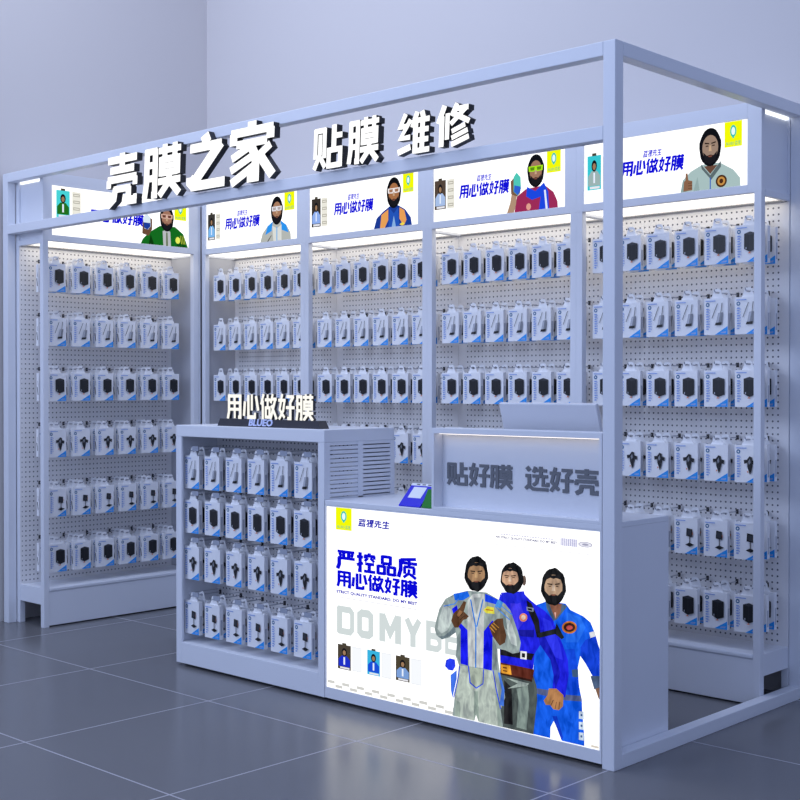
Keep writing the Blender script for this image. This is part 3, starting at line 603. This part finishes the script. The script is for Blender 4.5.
TRIO=[
('#0b5cf0',[(-0.333,0.533),(-0.288,0.551),(-0.206,0.552),(-0.185,0.532),(-0.131,0.517),(-0.1,0.499),(-0.079,0.459),(-0.064,0.413),(-0.058,0.392),(-0.058,0.319),(-0.089,0.31),(-0.121,0.353),(-0.143,0.376),(-0.155,0.326),(-0.147,0.266),(-0.136,0.224),(-0.134,0.18),(-0.125,0.095),(-0.125,0.064),(-0.222,0.064),(-0.226,0.076),(-0.257,0.128),(-0.271,0.103),(-0.272,0.064),(-0.349,0.064),(-0.349,0.278),(-0.338,0.46)]),
('#0a40d8',[(-0.121,0.436),(-0.079,0.454),(-0.061,0.409),(-0.059,0.323),(-0.089,0.312),(-0.118,0.353),(-0.142,0.376),(-0.142,0.407)]),
('#0a48e0',[(-0.228,0.386),(-0.168,0.398),(-0.152,0.326),(-0.147,0.244),(-0.195,0.223),(-0.217,0.299)]),
('#1f6cff',[(-0.201,0.522),(-0.142,0.511),(-0.121,0.479),(-0.152,0.423),(-0.206,0.415)]),
('#0838c8',[(-0.263,0.144),(-0.243,0.148),(-0.216,0.077),(-0.222,0.064),(-0.232,0.083)]),
('#55608c',[(-0.338,0.232),(-0.249,0.236),(-0.249,0.209),(-0.332,0.213)]),
('#55608c',[(-0.227,0.228),(-0.139,0.237),(-0.137,0.218),(-0.227,0.208)]),
('#3c5a80',[(-0.163,0.327),(-0.152,0.326),(-0.152,0.3),(-0.176,0.298),(-0.179,0.322)]),
('#4a5f80',[(-0.1,0.313),(-0.059,0.319),(-0.059,0.28),(-0.084,0.269)]),
('#7a5a48',[(-0.08,0.272),(-0.059,0.28),(-0.059,0.237),(-0.066,0.24)]),
('#8a5a48',[(-0.283,0.543),(-0.222,0.55),(-0.228,0.514),(-0.252,0.487),(-0.271,0.513)]),
('#46607c',[(-0.294,0.551),(-0.28,0.548),(-0.249,0.489),(-0.258,0.484),(-0.288,0.524)]),
('#46607c',[(-0.222,0.55),(-0.198,0.544),(-0.244,0.49),(-0.252,0.489),(-0.228,0.518)]),
('#d8a8a0',[(-0.255,0.515),(-0.247,0.516),(-0.249,0.494)]),
('#c8742c',[(-0.157,0.475),(-0.158,0.468),(-0.162,0.462),(-0.168,0.456),(-0.175,0.452),(-0.184,0.449),(-0.193,0.448),(-0.202,0.449),(-0.21,0.451),(-0.216,0.455),(-0.22,0.46),(-0.221,0.466),(-0.22,0.473),(-0.216,0.479),(-0.21,0.484),(-0.202,0.489),(-0.193,0.492),(-0.184,0.493),(-0.176,0.492),(-0.168,0.49),(-0.162,0.486),(-0.158,0.481)]),
('#3a1814',[(-0.164,0.474),(-0.165,0.469),(-0.168,0.464),(-0.173,0.46),(-0.179,0.457),(-0.185,0.455),(-0.192,0.454),(-0.199,0.454),(-0.205,0.456),(-0.21,0.459),(-0.213,0.463),(-0.214,0.467),(-0.213,0.472),(-0.21,0.476),(-0.205,0.481),(-0.199,0.484),(-0.192,0.486),(-0.185,0.487),(-0.179,0.486),(-0.173,0.485),(-0.168,0.482),(-0.165,0.478)]),
('#b84848',[(-0.175,0.471),(-0.175,0.469),(-0.177,0.467),(-0.18,0.465),(-0.183,0.463),(-0.187,0.462),(-0.191,0.461),(-0.195,0.461),(-0.198,0.462),(-0.201,0.464),(-0.202,0.465),(-0.203,0.468),(-0.202,0.47),(-0.201,0.472),(-0.198,0.474),(-0.195,0.476),(-0.191,0.477),(-0.187,0.478),(-0.183,0.477),(-0.18,0.477),(-0.177,0.475),(-0.175,0.473)]),
('#dfe4f0',[(-0.105,0.463),(-0.083,0.471),(-0.078,0.454),(-0.1,0.445)]),
('#c4d4ec',[(-0.148,0.182),(-0.128,0.184),(-0.127,0.157),(-0.148,0.156)]),
('#3a5a90',[(-0.141,0.174),(-0.133,0.174),(-0.133,0.167),(-0.141,0.166)]),
('#c4d4ec',[(-0.148,0.145),(-0.128,0.147),(-0.127,0.12),(-0.148,0.119)]),
('#3a5a90',[(-0.141,0.137),(-0.133,0.137),(-0.133,0.129),(-0.141,0.129)]),
('#c4d4ec',[(-0.148,0.108),(-0.128,0.11),(-0.126,0.083),(-0.148,0.082)]),
('#3a5a90',[(-0.141,0.099),(-0.133,0.1),(-0.133,0.092),(-0.141,0.092)]),
('#0d0f14',[(-0.204,0.612),(-0.203,0.596),(-0.21,0.581),(-0.219,0.565),(-0.226,0.556),(-0.238,0.546),(-0.251,0.539),(-0.264,0.541),(-0.278,0.541),(-0.29,0.546),(-0.297,0.558),(-0.306,0.569),(-0.314,0.584),(-0.313,0.6),(-0.309,0.617),(-0.307,0.632),(-0.301,0.644),(-0.289,0.659),(-0.277,0.667),(-0.265,0.67),(-0.251,0.675),(-0.239,0.67),(-0.228,0.663),(-0.216,0.656),(-0.209,0.642),(-0.207,0.627)]),
('#b99a80',[(-0.219,0.607),(-0.22,0.595),(-0.225,0.582),(-0.232,0.572),(-0.241,0.564),(-0.252,0.559),(-0.263,0.558),(-0.274,0.56),(-0.284,0.566),(-0.291,0.575),(-0.296,0.586),(-0.298,0.599),(-0.296,0.612),(-0.291,0.624),(-0.284,0.635),(-0.274,0.643),(-0.264,0.648),(-0.252,0.649),(-0.242,0.646),(-0.232,0.64),(-0.225,0.631),(-0.22,0.62)]),
('#15161c',[(-0.299,0.589),(-0.277,0.573),(-0.258,0.579),(-0.239,0.577),(-0.218,0.598),(-0.231,0.56),(-0.258,0.545),(-0.285,0.553)]),
('#15161c',[(-0.285,0.644),(-0.231,0.65),(-0.222,0.634),(-0.247,0.638),(-0.258,0.634),(-0.272,0.637),(-0.294,0.626)]),
('#2a1e18',[(-0.263,0.616),(-0.285,0.616),(-0.285,0.612),(-0.263,0.611)]),
('#46352a',[(-0.267,0.609),(-0.281,0.607),(-0.279,0.604),(-0.269,0.605)]),
('#2a1e18',[(-0.252,0.617),(-0.231,0.622),(-0.231,0.617),(-0.252,0.613)]),
('#46352a',[(-0.249,0.611),(-0.235,0.612),(-0.237,0.608),(-0.247,0.607)]),
('#cfb8a4',[(-0.262,0.612),(-0.254,0.613),(-0.25,0.592),(-0.266,0.59)]),
('#7a4a3c',[(-0.27,0.578),(-0.246,0.581),(-0.251,0.575),(-0.264,0.574)]),
('#1a1ee0',[(-0.499,0.555),(-0.476,0.534),(-0.395,0.571),(-0.361,0.547),(-0.327,0.529),(-0.294,0.515),(-0.26,0.488),(-0.244,0.454),(-0.217,0.405),(-0.195,0.355),(-0.191,0.303),(-0.206,0.221),(-0.263,0.225),(-0.257,0.292),(-0.271,0.344),(-0.316,0.391),(-0.341,0.356),(-0.349,0.292),(-0.499,0.301),(-0.511,0.516)]),
('#1016b8',[(-0.332,0.443),(-0.302,0.447),(-0.271,0.397),(-0.227,0.306),(-0.249,0.24),(-0.257,0.292),(-0.271,0.344),(-0.316,0.391)]),
('#2c34ff',[(-0.305,0.491),(-0.271,0.482),(-0.228,0.403),(-0.217,0.352),(-0.249,0.356),(-0.293,0.421)]),
('#12149c',[(-0.417,0.432),(-0.344,0.441),(-0.344,0.414),(-0.406,0.41)]),
('#3a34e8',[(-0.452,0.528),(-0.406,0.533),(-0.383,0.472),(-0.417,0.432),(-0.446,0.446)]),
('#4a5454',[(-0.499,0.273),(-0.346,0.274),(-0.332,0.24),(-0.329,0.191),(-0.346,0.064),(-0.499,0.064)]),
('#7c8c88',[(-0.423,0.216),(-0.372,0.236),(-0.365,0.185),(-0.377,0.074),(-0.423,0.075),(-0.414,0.177)]),
('#1c1c20',[(-0.481,0.239),(-0.446,0.217),(-0.44,0.081),(-0.481,0.078)]),
('#9aa8a4',[(-0.475,0.249),(-0.366,0.244),(-0.377,0.233),(-0.464,0.21),(-0.417,0.236)]),
('#5a2418',[(-0.499,0.301),(-0.36,0.299),(-0.342,0.298),(-0.352,0.255),(-0.499,0.259)]),
('#2e1410',[(-0.499,0.264),(-0.352,0.26),(-0.352,0.252),(-0.499,0.257)]),
('#e09a30',[(-0.496,0.294),(-0.452,0.296),(-0.446,0.263),(-0.493,0.263)]),
('#5a2418',[(-0.487,0.287),(-0.468,0.287),(-0.468,0.282),(-0.486,0.282)]),
('#5a2418',[(-0.486,0.275),(-0.466,0.275),(-0.466,0.271),(-0.485,0.271)]),
('#15151c',[(-0.499,0.353),(-0.342,0.355),(-0.354,0.33),(-0.499,0.328)]),
('#e6ecf4',[(-0.405,0.357),(-0.376,0.358),(-0.377,0.329),(-0.406,0.328)]),
('#15151c',[(-0.398,0.35),(-0.383,0.351),(-0.384,0.335),(-0.399,0.335)]),
('#14141c',[(-0.378,0.545),(-0.354,0.535),(-0.321,0.48),(-0.313,0.418),(-0.331,0.416),(-0.343,0.459),(-0.372,0.51)]),
('#8890a8',[(-0.378,0.521),(-0.345,0.52),(-0.346,0.506),(-0.376,0.507)]),
('#14141c',[(-0.372,0.517),(-0.352,0.517),(-0.353,0.509),(-0.371,0.51)]),
('#1c2024',[(-0.327,0.432),(-0.249,0.458),(-0.244,0.479),(-0.21,0.432),(-0.222,0.424),(-0.249,0.439),(-0.321,0.415)]),
('#f08a6c',[(-0.374,0.483),(-0.374,0.478),(-0.376,0.474),(-0.38,0.47),(-0.384,0.467),(-0.389,0.465),(-0.394,0.465),(-0.399,0.465),(-0.404,0.467),(-0.407,0.47),(-0.409,0.474),(-0.41,0.478),(-0.409,0.482),(-0.407,0.487),(-0.404,0.49),(-0.399,0.493),(-0.394,0.495),(-0.389,0.496),(-0.384,0.495),(-0.38,0.493),(-0.376,0.491),(-0.374,0.487)]),
('#ffd8c8',[(-0.382,0.482),(-0.382,0.479),(-0.383,0.477),(-0.385,0.475),(-0.388,0.473),(-0.39,0.472),(-0.393,0.472),(-0.396,0.472),(-0.399,0.473),(-0.4,0.475),(-0.402,0.477),(-0.402,0.479),(-0.402,0.481),(-0.4,0.484),(-0.399,0.486),(-0.396,0.488),(-0.393,0.489),(-0.39,0.489),(-0.388,0.489),(-0.385,0.488),(-0.383,0.486),(-0.382,0.484)]),
('#1a24d8',[(-0.496,0.559),(-0.389,0.576),(-0.38,0.545),(-0.418,0.527),(-0.452,0.525),(-0.487,0.533)]),
('#b07c50',[(-0.277,0.241),(-0.244,0.246),(-0.213,0.228),(-0.215,0.188),(-0.233,0.171),(-0.257,0.17),(-0.271,0.183),(-0.29,0.18),(-0.3,0.194),(-0.282,0.217)]),
('#6e4830',[(-0.247,0.174),(-0.242,0.199),(-0.245,0.199),(-0.251,0.173)]),
('#6e4830',[(-0.231,0.174),(-0.228,0.202),(-0.231,0.201),(-0.235,0.174)]),
('#6e4830',[(-0.266,0.181),(-0.255,0.203),(-0.259,0.204),(-0.27,0.182)]),
('#6a5850',[(-0.379,0.615),(-0.379,0.61),(-0.38,0.605),(-0.382,0.601),(-0.384,0.598),(-0.387,0.596),(-0.389,0.596),(-0.392,0.597),(-0.394,0.6),(-0.396,0.603),(-0.397,0.608),(-0.397,0.614),(-0.397,0.619),(-0.396,0.624),(-0.394,0.628),(-0.392,0.631),(-0.389,0.633),(-0.387,0.634),(-0.384,0.632),(-0.382,0.63),(-0.38,0.626),(-0.379,0.621)]),
('#0d0f14',[(-0.391,0.623),(-0.39,0.61),(-0.397,0.597),(-0.405,0.583),(-0.413,0.575),(-0.424,0.567),(-0.437,0.56),(-0.45,0.562),(-0.463,0.562),(-0.475,0.566),(-0.482,0.577),(-0.491,0.586),(-0.498,0.598),(-0.497,0.612),(-0.494,0.627),(-0.492,0.64),(-0.485,0.651),(-0.474,0.663),(-0.462,0.67),(-0.45,0.672),(-0.437,0.677),(-0.426,0.673),(-0.414,0.667),(-0.403,0.661),(-0.396,0.649),(-0.394,0.636)]),
('#c8a084',[(-0.414,0.619),(-0.416,0.608),(-0.42,0.597),(-0.427,0.588),(-0.436,0.581),(-0.447,0.577),(-0.458,0.576),(-0.468,0.578),(-0.478,0.583),(-0.485,0.59),(-0.489,0.6),(-0.491,0.611),(-0.489,0.622),(-0.485,0.632),(-0.478,0.642),(-0.468,0.648),(-0.458,0.653),(-0.447,0.654),(-0.436,0.652),(-0.427,0.647),(-0.42,0.639),(-0.416,0.629)]),
('#15161c',[(-0.492,0.602),(-0.471,0.589),(-0.452,0.594),(-0.434,0.593),(-0.413,0.611),(-0.426,0.578),(-0.452,0.564),(-0.479,0.572)]),
('#15161c',[(-0.479,0.65),(-0.426,0.655),(-0.417,0.641),(-0.442,0.645),(-0.452,0.641),(-0.466,0.643),(-0.488,0.634)]),
('#2a1e18',[(-0.458,0.626),(-0.479,0.626),(-0.479,0.622),(-0.458,0.622)]),
('#46352a',[(-0.461,0.62),(-0.475,0.618),(-0.473,0.615),(-0.463,0.616)]),
('#2a1e18',[(-0.447,0.627),(-0.426,0.631),(-0.426,0.627),(-0.447,0.623)]),
('#46352a',[(-0.444,0.621),(-0.43,0.623),(-0.432,0.619),(-0.442,0.618)]),
('#dcc0a8',[(-0.456,0.622),(-0.449,0.623),(-0.445,0.605),(-0.46,0.604)]),
('#7a4a3c',[(-0.464,0.593),(-0.441,0.595),(-0.446,0.591),(-0.459,0.589)]),
('#93a2a2',[(-0.655,0.549),(-0.718,0.53),(-0.765,0.506),(-0.797,0.464),(-0.813,0.418),(-0.822,0.383),(-0.813,0.36),(-0.784,0.347),(-0.749,0.359),(-0.714,0.383),(-0.708,0.355),(-0.714,0.293),(-0.699,0.262),(-0.702,0.233),(-0.72,0.134),(-0.73,0.064),(-0.68,0.064),(-0.621,0.064),(-0.614,0.087),(-0.603,0.064),(-0.484,0.064),(-0.496,0.126),(-0.475,0.176),(-0.481,0.211),(-0.499,0.264),(-0.508,0.309),(-0.511,0.35),(-0.475,0.35),(-0.44,0.342),(-0.409,0.351),(-0.403,0.388),(-0.417,0.427),(-0.435,0.466),(-0.452,0.5),(-0.476,0.52),(-0.508,0.533),(-0.564,0.552)]),
('#b4c0b8',[(-0.696,0.26),(-0.649,0.264),(-0.643,0.204),(-0.612,0.188),(-0.579,0.21),(-0.576,0.261),(-0.528,0.269),(-0.51,0.197),(-0.499,0.126),(-0.491,0.064),(-0.603,0.064),(-0.614,0.091),(-0.623,0.064),(-0.717,0.064),(-0.714,0.136)]),
('#8fa098',[(-0.623,0.174),(-0.605,0.177),(-0.599,0.064),(-0.614,0.091),(-0.624,0.064)]),
('#98a8a0',[(-0.714,0.126),(-0.692,0.12),(-0.692,0.064),(-0.72,0.064)]),
('#98a8a0',[(-0.522,0.182),(-0.507,0.184),(-0.49,0.064),(-0.507,0.064)]),
('#aab6a8',[(-0.645,0.263),(-0.58,0.263),(-0.583,0.213),(-0.612,0.193),(-0.639,0.207)]),
('#bcc8c8',[(-0.774,0.485),(-0.74,0.47),(-0.73,0.429),(-0.755,0.387),(-0.787,0.369),(-0.806,0.385),(-0.8,0.425)]),
('#6f8088',[(-0.806,0.356),(-0.781,0.347),(-0.714,0.383),(-0.718,0.411),(-0.743,0.384),(-0.774,0.361)]),
('#c0cccc',[(-0.47,0.489),(-0.443,0.446),(-0.423,0.403),(-0.42,0.372),(-0.446,0.377),(-0.47,0.425)]),
('#788888',[(-0.499,0.499),(-0.475,0.488),(-0.464,0.425),(-0.475,0.433),(-0.499,0.467)]),
('#78888c',[(-0.708,0.365),(-0.689,0.396),(-0.689,0.273),(-0.711,0.293)]),
('#78888c',[(-0.534,0.388),(-0.517,0.363),(-0.511,0.271),(-0.534,0.268)]),
('#c4cacc',[(-0.655,0.513),(-0.628,0.54),(-0.576,0.546),(-0.57,0.514),(-0.576,0.429),(-0.579,0.268),(-0.649,0.264),(-0.655,0.4)]),
('#9aa4a8',[(-0.625,0.526),(-0.588,0.531),(-0.611,0.462)]),
('#0c14ec',[(-0.733,0.471),(-0.708,0.488),(-0.686,0.42),(-0.655,0.4),(-0.652,0.266),(-0.689,0.268),(-0.689,0.396),(-0.718,0.43)]),
('#0c14ec',[(-0.576,0.406),(-0.534,0.453),(-0.517,0.428),(-0.534,0.388),(-0.537,0.265),(-0.579,0.266)]),
('#1668f0',[(-0.725,0.529),(-0.655,0.547),(-0.644,0.529),(-0.677,0.51),(-0.718,0.505)]),
('#1040f0',[(-0.57,0.547),(-0.546,0.542),(-0.499,0.529),(-0.506,0.512),(-0.57,0.518)]),
('#4898f0',[(-0.508,0.533),(-0.484,0.524),(-0.496,0.5),(-0.523,0.506)]),
('#2a7ad8',[(-0.643,0.517),(-0.618,0.418),(-0.612,0.419),(-0.637,0.518)]),
('#2a7ad8',[(-0.582,0.525),(-0.613,0.419),(-0.607,0.419),(-0.577,0.524)]),
('#2a7ad8',[(-0.617,0.419),(-0.618,0.264),(-0.612,0.265),(-0.611,0.42)]),
('#2448e0',[(-0.653,0.266),(-0.645,0.203),(-0.64,0.205),(-0.648,0.267)]),
('#2448e0',[(-0.645,0.202),(-0.614,0.186),(-0.611,0.189),(-0.641,0.206)]),
('#2448e0',[(-0.611,0.186),(-0.578,0.208),(-0.58,0.211),(-0.614,0.189)]),
('#2448e0',[(-0.577,0.21),(-0.574,0.264),(-0.579,0.263),(-0.581,0.209)]),
('#2448e0',[(-0.534,0.268),(-0.519,0.2),(-0.514,0.202),(-0.529,0.269)]),
('#2448e0',[(-0.519,0.2),(-0.498,0.13),(-0.493,0.131),(-0.514,0.202)]),
('#2448e0',[(-0.696,0.258),(-0.706,0.204),(-0.701,0.204),(-0.691,0.258)]),
('#2448e0',[(-0.706,0.204),(-0.726,0.134),(-0.721,0.134),(-0.701,0.204)]),
('#4a8ae8',[(-0.774,0.474),(-0.717,0.49),(-0.718,0.494),(-0.775,0.478)]),
('#4a8ae8',[(-0.716,0.491),(-0.697,0.512),(-0.701,0.514),(-0.72,0.493)]),
('#4a8ae8',[(-0.524,0.504),(-0.454,0.462),(-0.451,0.465),(-0.521,0.507)]),
('#4a8ae8',[(-0.512,0.519),(-0.442,0.482),(-0.439,0.485),(-0.509,0.522)]),
('#e4dc48',[(-0.578,0.485),(-0.558,0.502),(-0.527,0.5),(-0.524,0.477),(-0.564,0.475)]),
('#c87828',[(-0.567,0.491),(-0.531,0.491),(-0.531,0.487),(-0.567,0.486)]),
('#2038f0',[(-0.762,0.271),(-0.743,0.281),(-0.717,0.28),(-0.714,0.255),(-0.727,0.236),(-0.749,0.235),(-0.767,0.247)]),
('#3c6ce0',[(-0.739,0.217),(-0.708,0.241),(-0.708,0.208),(-0.729,0.133),(-0.737,0.16)]),
('#4478e0',[(-0.508,0.263),(-0.498,0.264),(-0.477,0.203),(-0.48,0.143),(-0.501,0.144),(-0.49,0.201)]),
('#5a3c28',[(-0.736,0.425),(-0.724,0.456),(-0.693,0.48),(-0.674,0.507),(-0.66,0.506),(-0.667,0.483),(-0.673,0.468),(-0.648,0.453),(-0.66,0.441),(-0.675,0.436),(-0.7,0.404),(-0.719,0.401)]),
('#8a6040',[(-0.708,0.45),(-0.694,0.471),(-0.679,0.467),(-0.693,0.443)]),
('#2c1c14',[(-0.701,0.439),(-0.678,0.46),(-0.68,0.462),(-0.703,0.44)]),
('#2c1c14',[(-0.692,0.433),(-0.667,0.452),(-0.669,0.454),(-0.694,0.434)]),
('#5a3c28',[(-0.552,0.428),(-0.534,0.444),(-0.511,0.461),(-0.484,0.466),(-0.482,0.446),(-0.468,0.406),(-0.474,0.378),(-0.499,0.363),(-0.534,0.395)]),
('#c08a3c',[(-0.548,0.425),(-0.524,0.407),(-0.521,0.41),(-0.544,0.428)]),
('#c08a3c',[(-0.541,0.434),(-0.516,0.417),(-0.512,0.421),(-0.537,0.438)]),
('#c08a3c',[(-0.531,0.442),(-0.505,0.427),(-0.502,0.43),(-0.528,0.445)]),
('#0d0f14',[(-0.554,0.623),(-0.553,0.607),(-0.561,0.592),(-0.57,0.576),(-0.578,0.567),(-0.59,0.557),(-0.604,0.55),(-0.618,0.552),(-0.632,0.552),(-0.644,0.557),(-0.653,0.57),(-0.662,0.58),(-0.67,0.595),(-0.669,0.611),(-0.665,0.628),(-0.663,0.643),(-0.656,0.656),(-0.643,0.67),(-0.631,0.678),(-0.618,0.681),(-0.604,0.685),(-0.591,0.681),(-0.579,0.673),(-0.566,0.667),(-0.56,0.652),(-0.558,0.638)]),
('#a07c5c',[(-0.57,0.618),(-0.571,0.606),(-0.576,0.594),(-0.584,0.583),(-0.594,0.575),(-0.605,0.57),(-0.617,0.569),(-0.628,0.571),(-0.638,0.577),(-0.646,0.586),(-0.651,0.597),(-0.653,0.61),(-0.651,0.623),(-0.646,0.635),(-0.638,0.646),(-0.628,0.654),(-0.617,0.659),(-0.605,0.66),(-0.594,0.657),(-0.584,0.651),(-0.576,0.642),(-0.571,0.631)]),
('#15161c',[(-0.654,0.601),(-0.631,0.584),(-0.611,0.59),(-0.591,0.589),(-0.568,0.609),(-0.582,0.571),(-0.611,0.556),(-0.64,0.565)]),
('#15161c',[(-0.64,0.655),(-0.582,0.661),(-0.573,0.645),(-0.599,0.649),(-0.611,0.645),(-0.625,0.647),(-0.649,0.637)]),
('#2a1e18',[(-0.617,0.627),(-0.64,0.627),(-0.64,0.623),(-0.617,0.622)]),
('#46352a',[(-0.62,0.62),(-0.635,0.619),(-0.633,0.615),(-0.622,0.616)]),
('#2a1e18',[(-0.605,0.628),(-0.582,0.633),(-0.582,0.628),(-0.605,0.624)]),
('#46352a',[(-0.602,0.622),(-0.587,0.623),(-0.589,0.619),(-0.599,0.618)]),
('#b8946c',[(-0.615,0.623),(-0.607,0.624),(-0.603,0.603),(-0.619,0.602)]),
('#7a4a3c',[(-0.624,0.589),(-0.598,0.592),(-0.604,0.586),(-0.618,0.585)]),
]

for c_, pts in TRIO: Q.add(pts, c_, 'cloth')
P.build('printed_face', ct)

# ---------------- raised sign box on the counter
RX0, RX1 = -.838, -.052
rs = thing('counter_sign_box', 'white raised sign box on the counter with lit recess and grey lettering', 'sign', (RX0, 0, .842))
w = RX1-RX0; hh = 1.158-.842; RD = .105
m = MB(); m.box(0, w, 0, RD, hh-.021, hh, WHITE).box(0, .012, 0, RD, 0, hh-.021, WHITE).box(w-.012, w, 0, RD, 0, hh-.021, WHITE).box(.012, w-.012, 0, RD, 0, .012, WHITE)
m.build('housing', rs, .001)
box('back_board', (.012, w-.012, .05, RD, .012, hh-.021), WHITE, rs, 0)
MB().box(.02, w-.02, .024, .036, hh-.0235, hh-.0212, glow('#fff4e8', 2.4)).build('light_strip', rs)
GREY = mat('dark_grey_acrylic', (.15, .16, .185, 1), .4)
for word, a, c in (('贴好膜', .040, .358), ('选好壳', .418, .742)):
    cw = (c-a)/3.1
    for i, ch in enumerate(word):
        lg = MB()
        for k, q in enumerate(glyph(ch, a+i*cw*1.05, .097, a+i*cw*1.05+cw, .185, 0, 1.1)): lg.prism(q, .0455+k*.00006, .0497, GREY, GREY)
        lg.build('character', rs)['label'] = 'raised dark grey Chinese character'

# ---------------- monitor seen from behind
mo = thing('monitor', 'pale monitor seen from behind, standing on the counter', 'monitor', (-.42, .27, .842))
SC = mat('monitor_shell', (.66, .67, .72, 1), .4)
pl = MB(); pl.box(-.195, .250, -.009, .009, 0, .365, SC); o = pl.build('display_shell', mo, .004); o.location = (0, -.02, .065); o.rotation_euler = (math.radians(17), 0, 0)
pl = MB(); pl.box(-.188, .243, .0092, .0098, .008, .357, mat('screen_black', (.01, .01, .012, 1), .15)); pl.build('screen', o)
box('stand', (-.03, .03, -.01, .012, .008, .16), SC, mo, .002); box('foot', (-.10, .10, -.06, .09, 0, .008), SC, mo, .002)

# ---------------- payment card stands
def card_stand(name, loc, rz, colr, label, tilt, wd, hgt, white):
    t = thing(name, label, 'stand', loc, rz)
    c = mat('acrylic_'+name+colr, colr, .3)
    o = MB().box(-wd/2, wd/2, -.003, .003, 0, hgt, c).build('card', t, .001); o.rotation_euler = (-tilt, 0, 0)
    if white:
        a = MB(); a.box(-wd*.30, wd*.30, -.0036, -.0032, hgt*.36, hgt*.84, mat('print_white', (.8, .82, .86, 1), .4)).box(-wd/2, wd/2, -.0036, -.0032, hgt*.90, hgt, mat('print_white', (.8, .82, .86, 1), .4))
        for i in range(3): a.box(-wd*.25+i*.03, -wd*.25+i*.03+.018, -.0039, -.0037, hgt*.93, hgt*.97, DGREY)
        a.build('printed_face', o)
    b = MB().box(-wd*.3, wd*.3, -.002, .002, 0, hgt*math.cos(tilt)*.9, c).build('rear_prop', t); b.location = (0, hgt*math.sin(tilt)+.004, 0); b.rotation_euler = (math.radians(4), 0, 0)
    return t
card_stand('payment_stand', (-.975, -.0+.022, .8435), math.radians(0), '#0808d0', 'blue slanted payment stand with white square, on the counter', math.radians(45), .115, .118, True)
card_stand('payment_stand', (-.877, .024, .8435), math.radians(0), '#0c7a1c', 'small green slanted payment stand between the blue one and sign box', math.radians(30), .068, .08, False)
# small yellow-green tape dispenser-like knick-knack behind the stands
t = thing('tape_roll', 'small yellow-green tape roll on the counter behind the blue stand', 'tape', (-1.13, .30, .8425))
m = MB(); YG = mat('tape_yellow_green', (.42, .46, .12, 1), .4); DK = mat('tape_core', (.05, .05, .06, 1), .5)
n = 20
for (r0, r1, mt, nm) in ((.016, .024, YG, 'tape'), (.012, .0155, DK, 'core')):
    m = MB(); 
    for i in range(n):
        a, b_ = 2*math.pi*i/n, 2*math.pi*(i+1)/n
        q = [(r0*math.cos(a), r0*math.sin(a)+.024), (r1*math.cos(a), r1*math.sin(a)+.024), (r1*math.cos(b_), r1*math.sin(b_)+.024), (r0*math.cos(b_), r0*math.sin(b_)+.024)]
        m.prism(q, -.01, .01, mt, mt)
    m.build(nm, t)

# ---------------- desk sign on the cabinet
ds = thing('desk_sign', 'small sign of white Chinese characters on a black base atop the cabinet', 'sign', (-1.85, .05, 1.1362))
DB = mat('black_base', (.035, .035, .045, 1), .45)
m = MB(); m.prism([(-.362, 0), (.335, 0), (.317, .034), (-.342, .034)], 0, .05, DB, DB); m.build('base', ds, .001)
LF = mat('white_letter_face', (.9, .9, .9, 1), .4)
cw = .110 
for i, ch in enumerate('用心做好膜'):
    x = -.308+i*.1185; m = MB()
    for q in glyph(ch, x, .034, x+cw, .148, 0, 1.0): m.prism(q, .012, .028, glow('#fffdf4', 1.05), DB)
    m.build('character', ds)
m = MB()
for q in latin('BLUEO', -.135, .004, .025, .036, .03, .25): m.prism(q, -.004, -.0005, mat('pale_blue_letter', (.62, .68, .95, 1), .4), mat('pale_blue_letter', (.62, .68, .95, 1), .4))
m.build('brand_lettering', ds)['label'] = 'small slanted pale blue capital letters'

# ---------------- big sign characters on the beam
SIDE = mat('black_letter_side', (.012, .013, .02, 1), .5); FACE = glow('#ffffff', 1.25)
BIG = [('壳', -2.965, -2.690, 2.215, 2.474, 'large', 'first'), ('膜', -2.648, -2.350, 2.222, 2.472, 'large', 'second'), ('之', -2.318, -2.022, 2.222, 2.476, 'large', 'third'), ('家', -2.004, -1.690, 2.220, 2.490, 'large', 'fourth'),
       ('贴', -1.454, -1.262, 2.212, 2.412, 'small', 'first'), ('膜', -1.246, -1.058, 2.215, 2.416, 'small', 'second'), ('维', -.972, -.784, 2.213, 2.396, 'small', 'third'), ('修', -.766, -.584, 2.220, 2.398, 'small', 'fourth')]
for ch, x0, x1, z0, z1, sz, nth in BIG:
    if sz == 'small': x0 += .006; x1 -= .012; z0 += .004; z1 -= .020
    else: x0 += .002; x1 -= .008; z1 -= .010
    t = thing('sign_character', '%s glowing white character of the %s overhead group, black edges' % (nth, 'larger left' if sz == 'large' else 'smaller right'), 'sign letter', ((x0+x1)/2-.024, -.034, z0), 0, 'characters of the overhead sign')
    fa, bd = MB(), MB()
    for q in glyph(ch, -(x1-x0)/2, 0, (x1-x0)/2, z1-z0, .05, 1.12 if sz == 'large' else 1.08):
        fa.prism(q, 0, .031, FACE, SIDE, True, False); bd.prism(q, 0.0003, .033, SIDE, SIDE, False, True)
    fa.build('lit_face', t); bd.build('letter_body', t)['label'] = 'black letter sides'
for o in bpy.data.objects:                              # no leftovers without a label
    if o.type == 'EMPTY' and o.parent is None and not o.get('label'): print('NO LABEL', o.name)
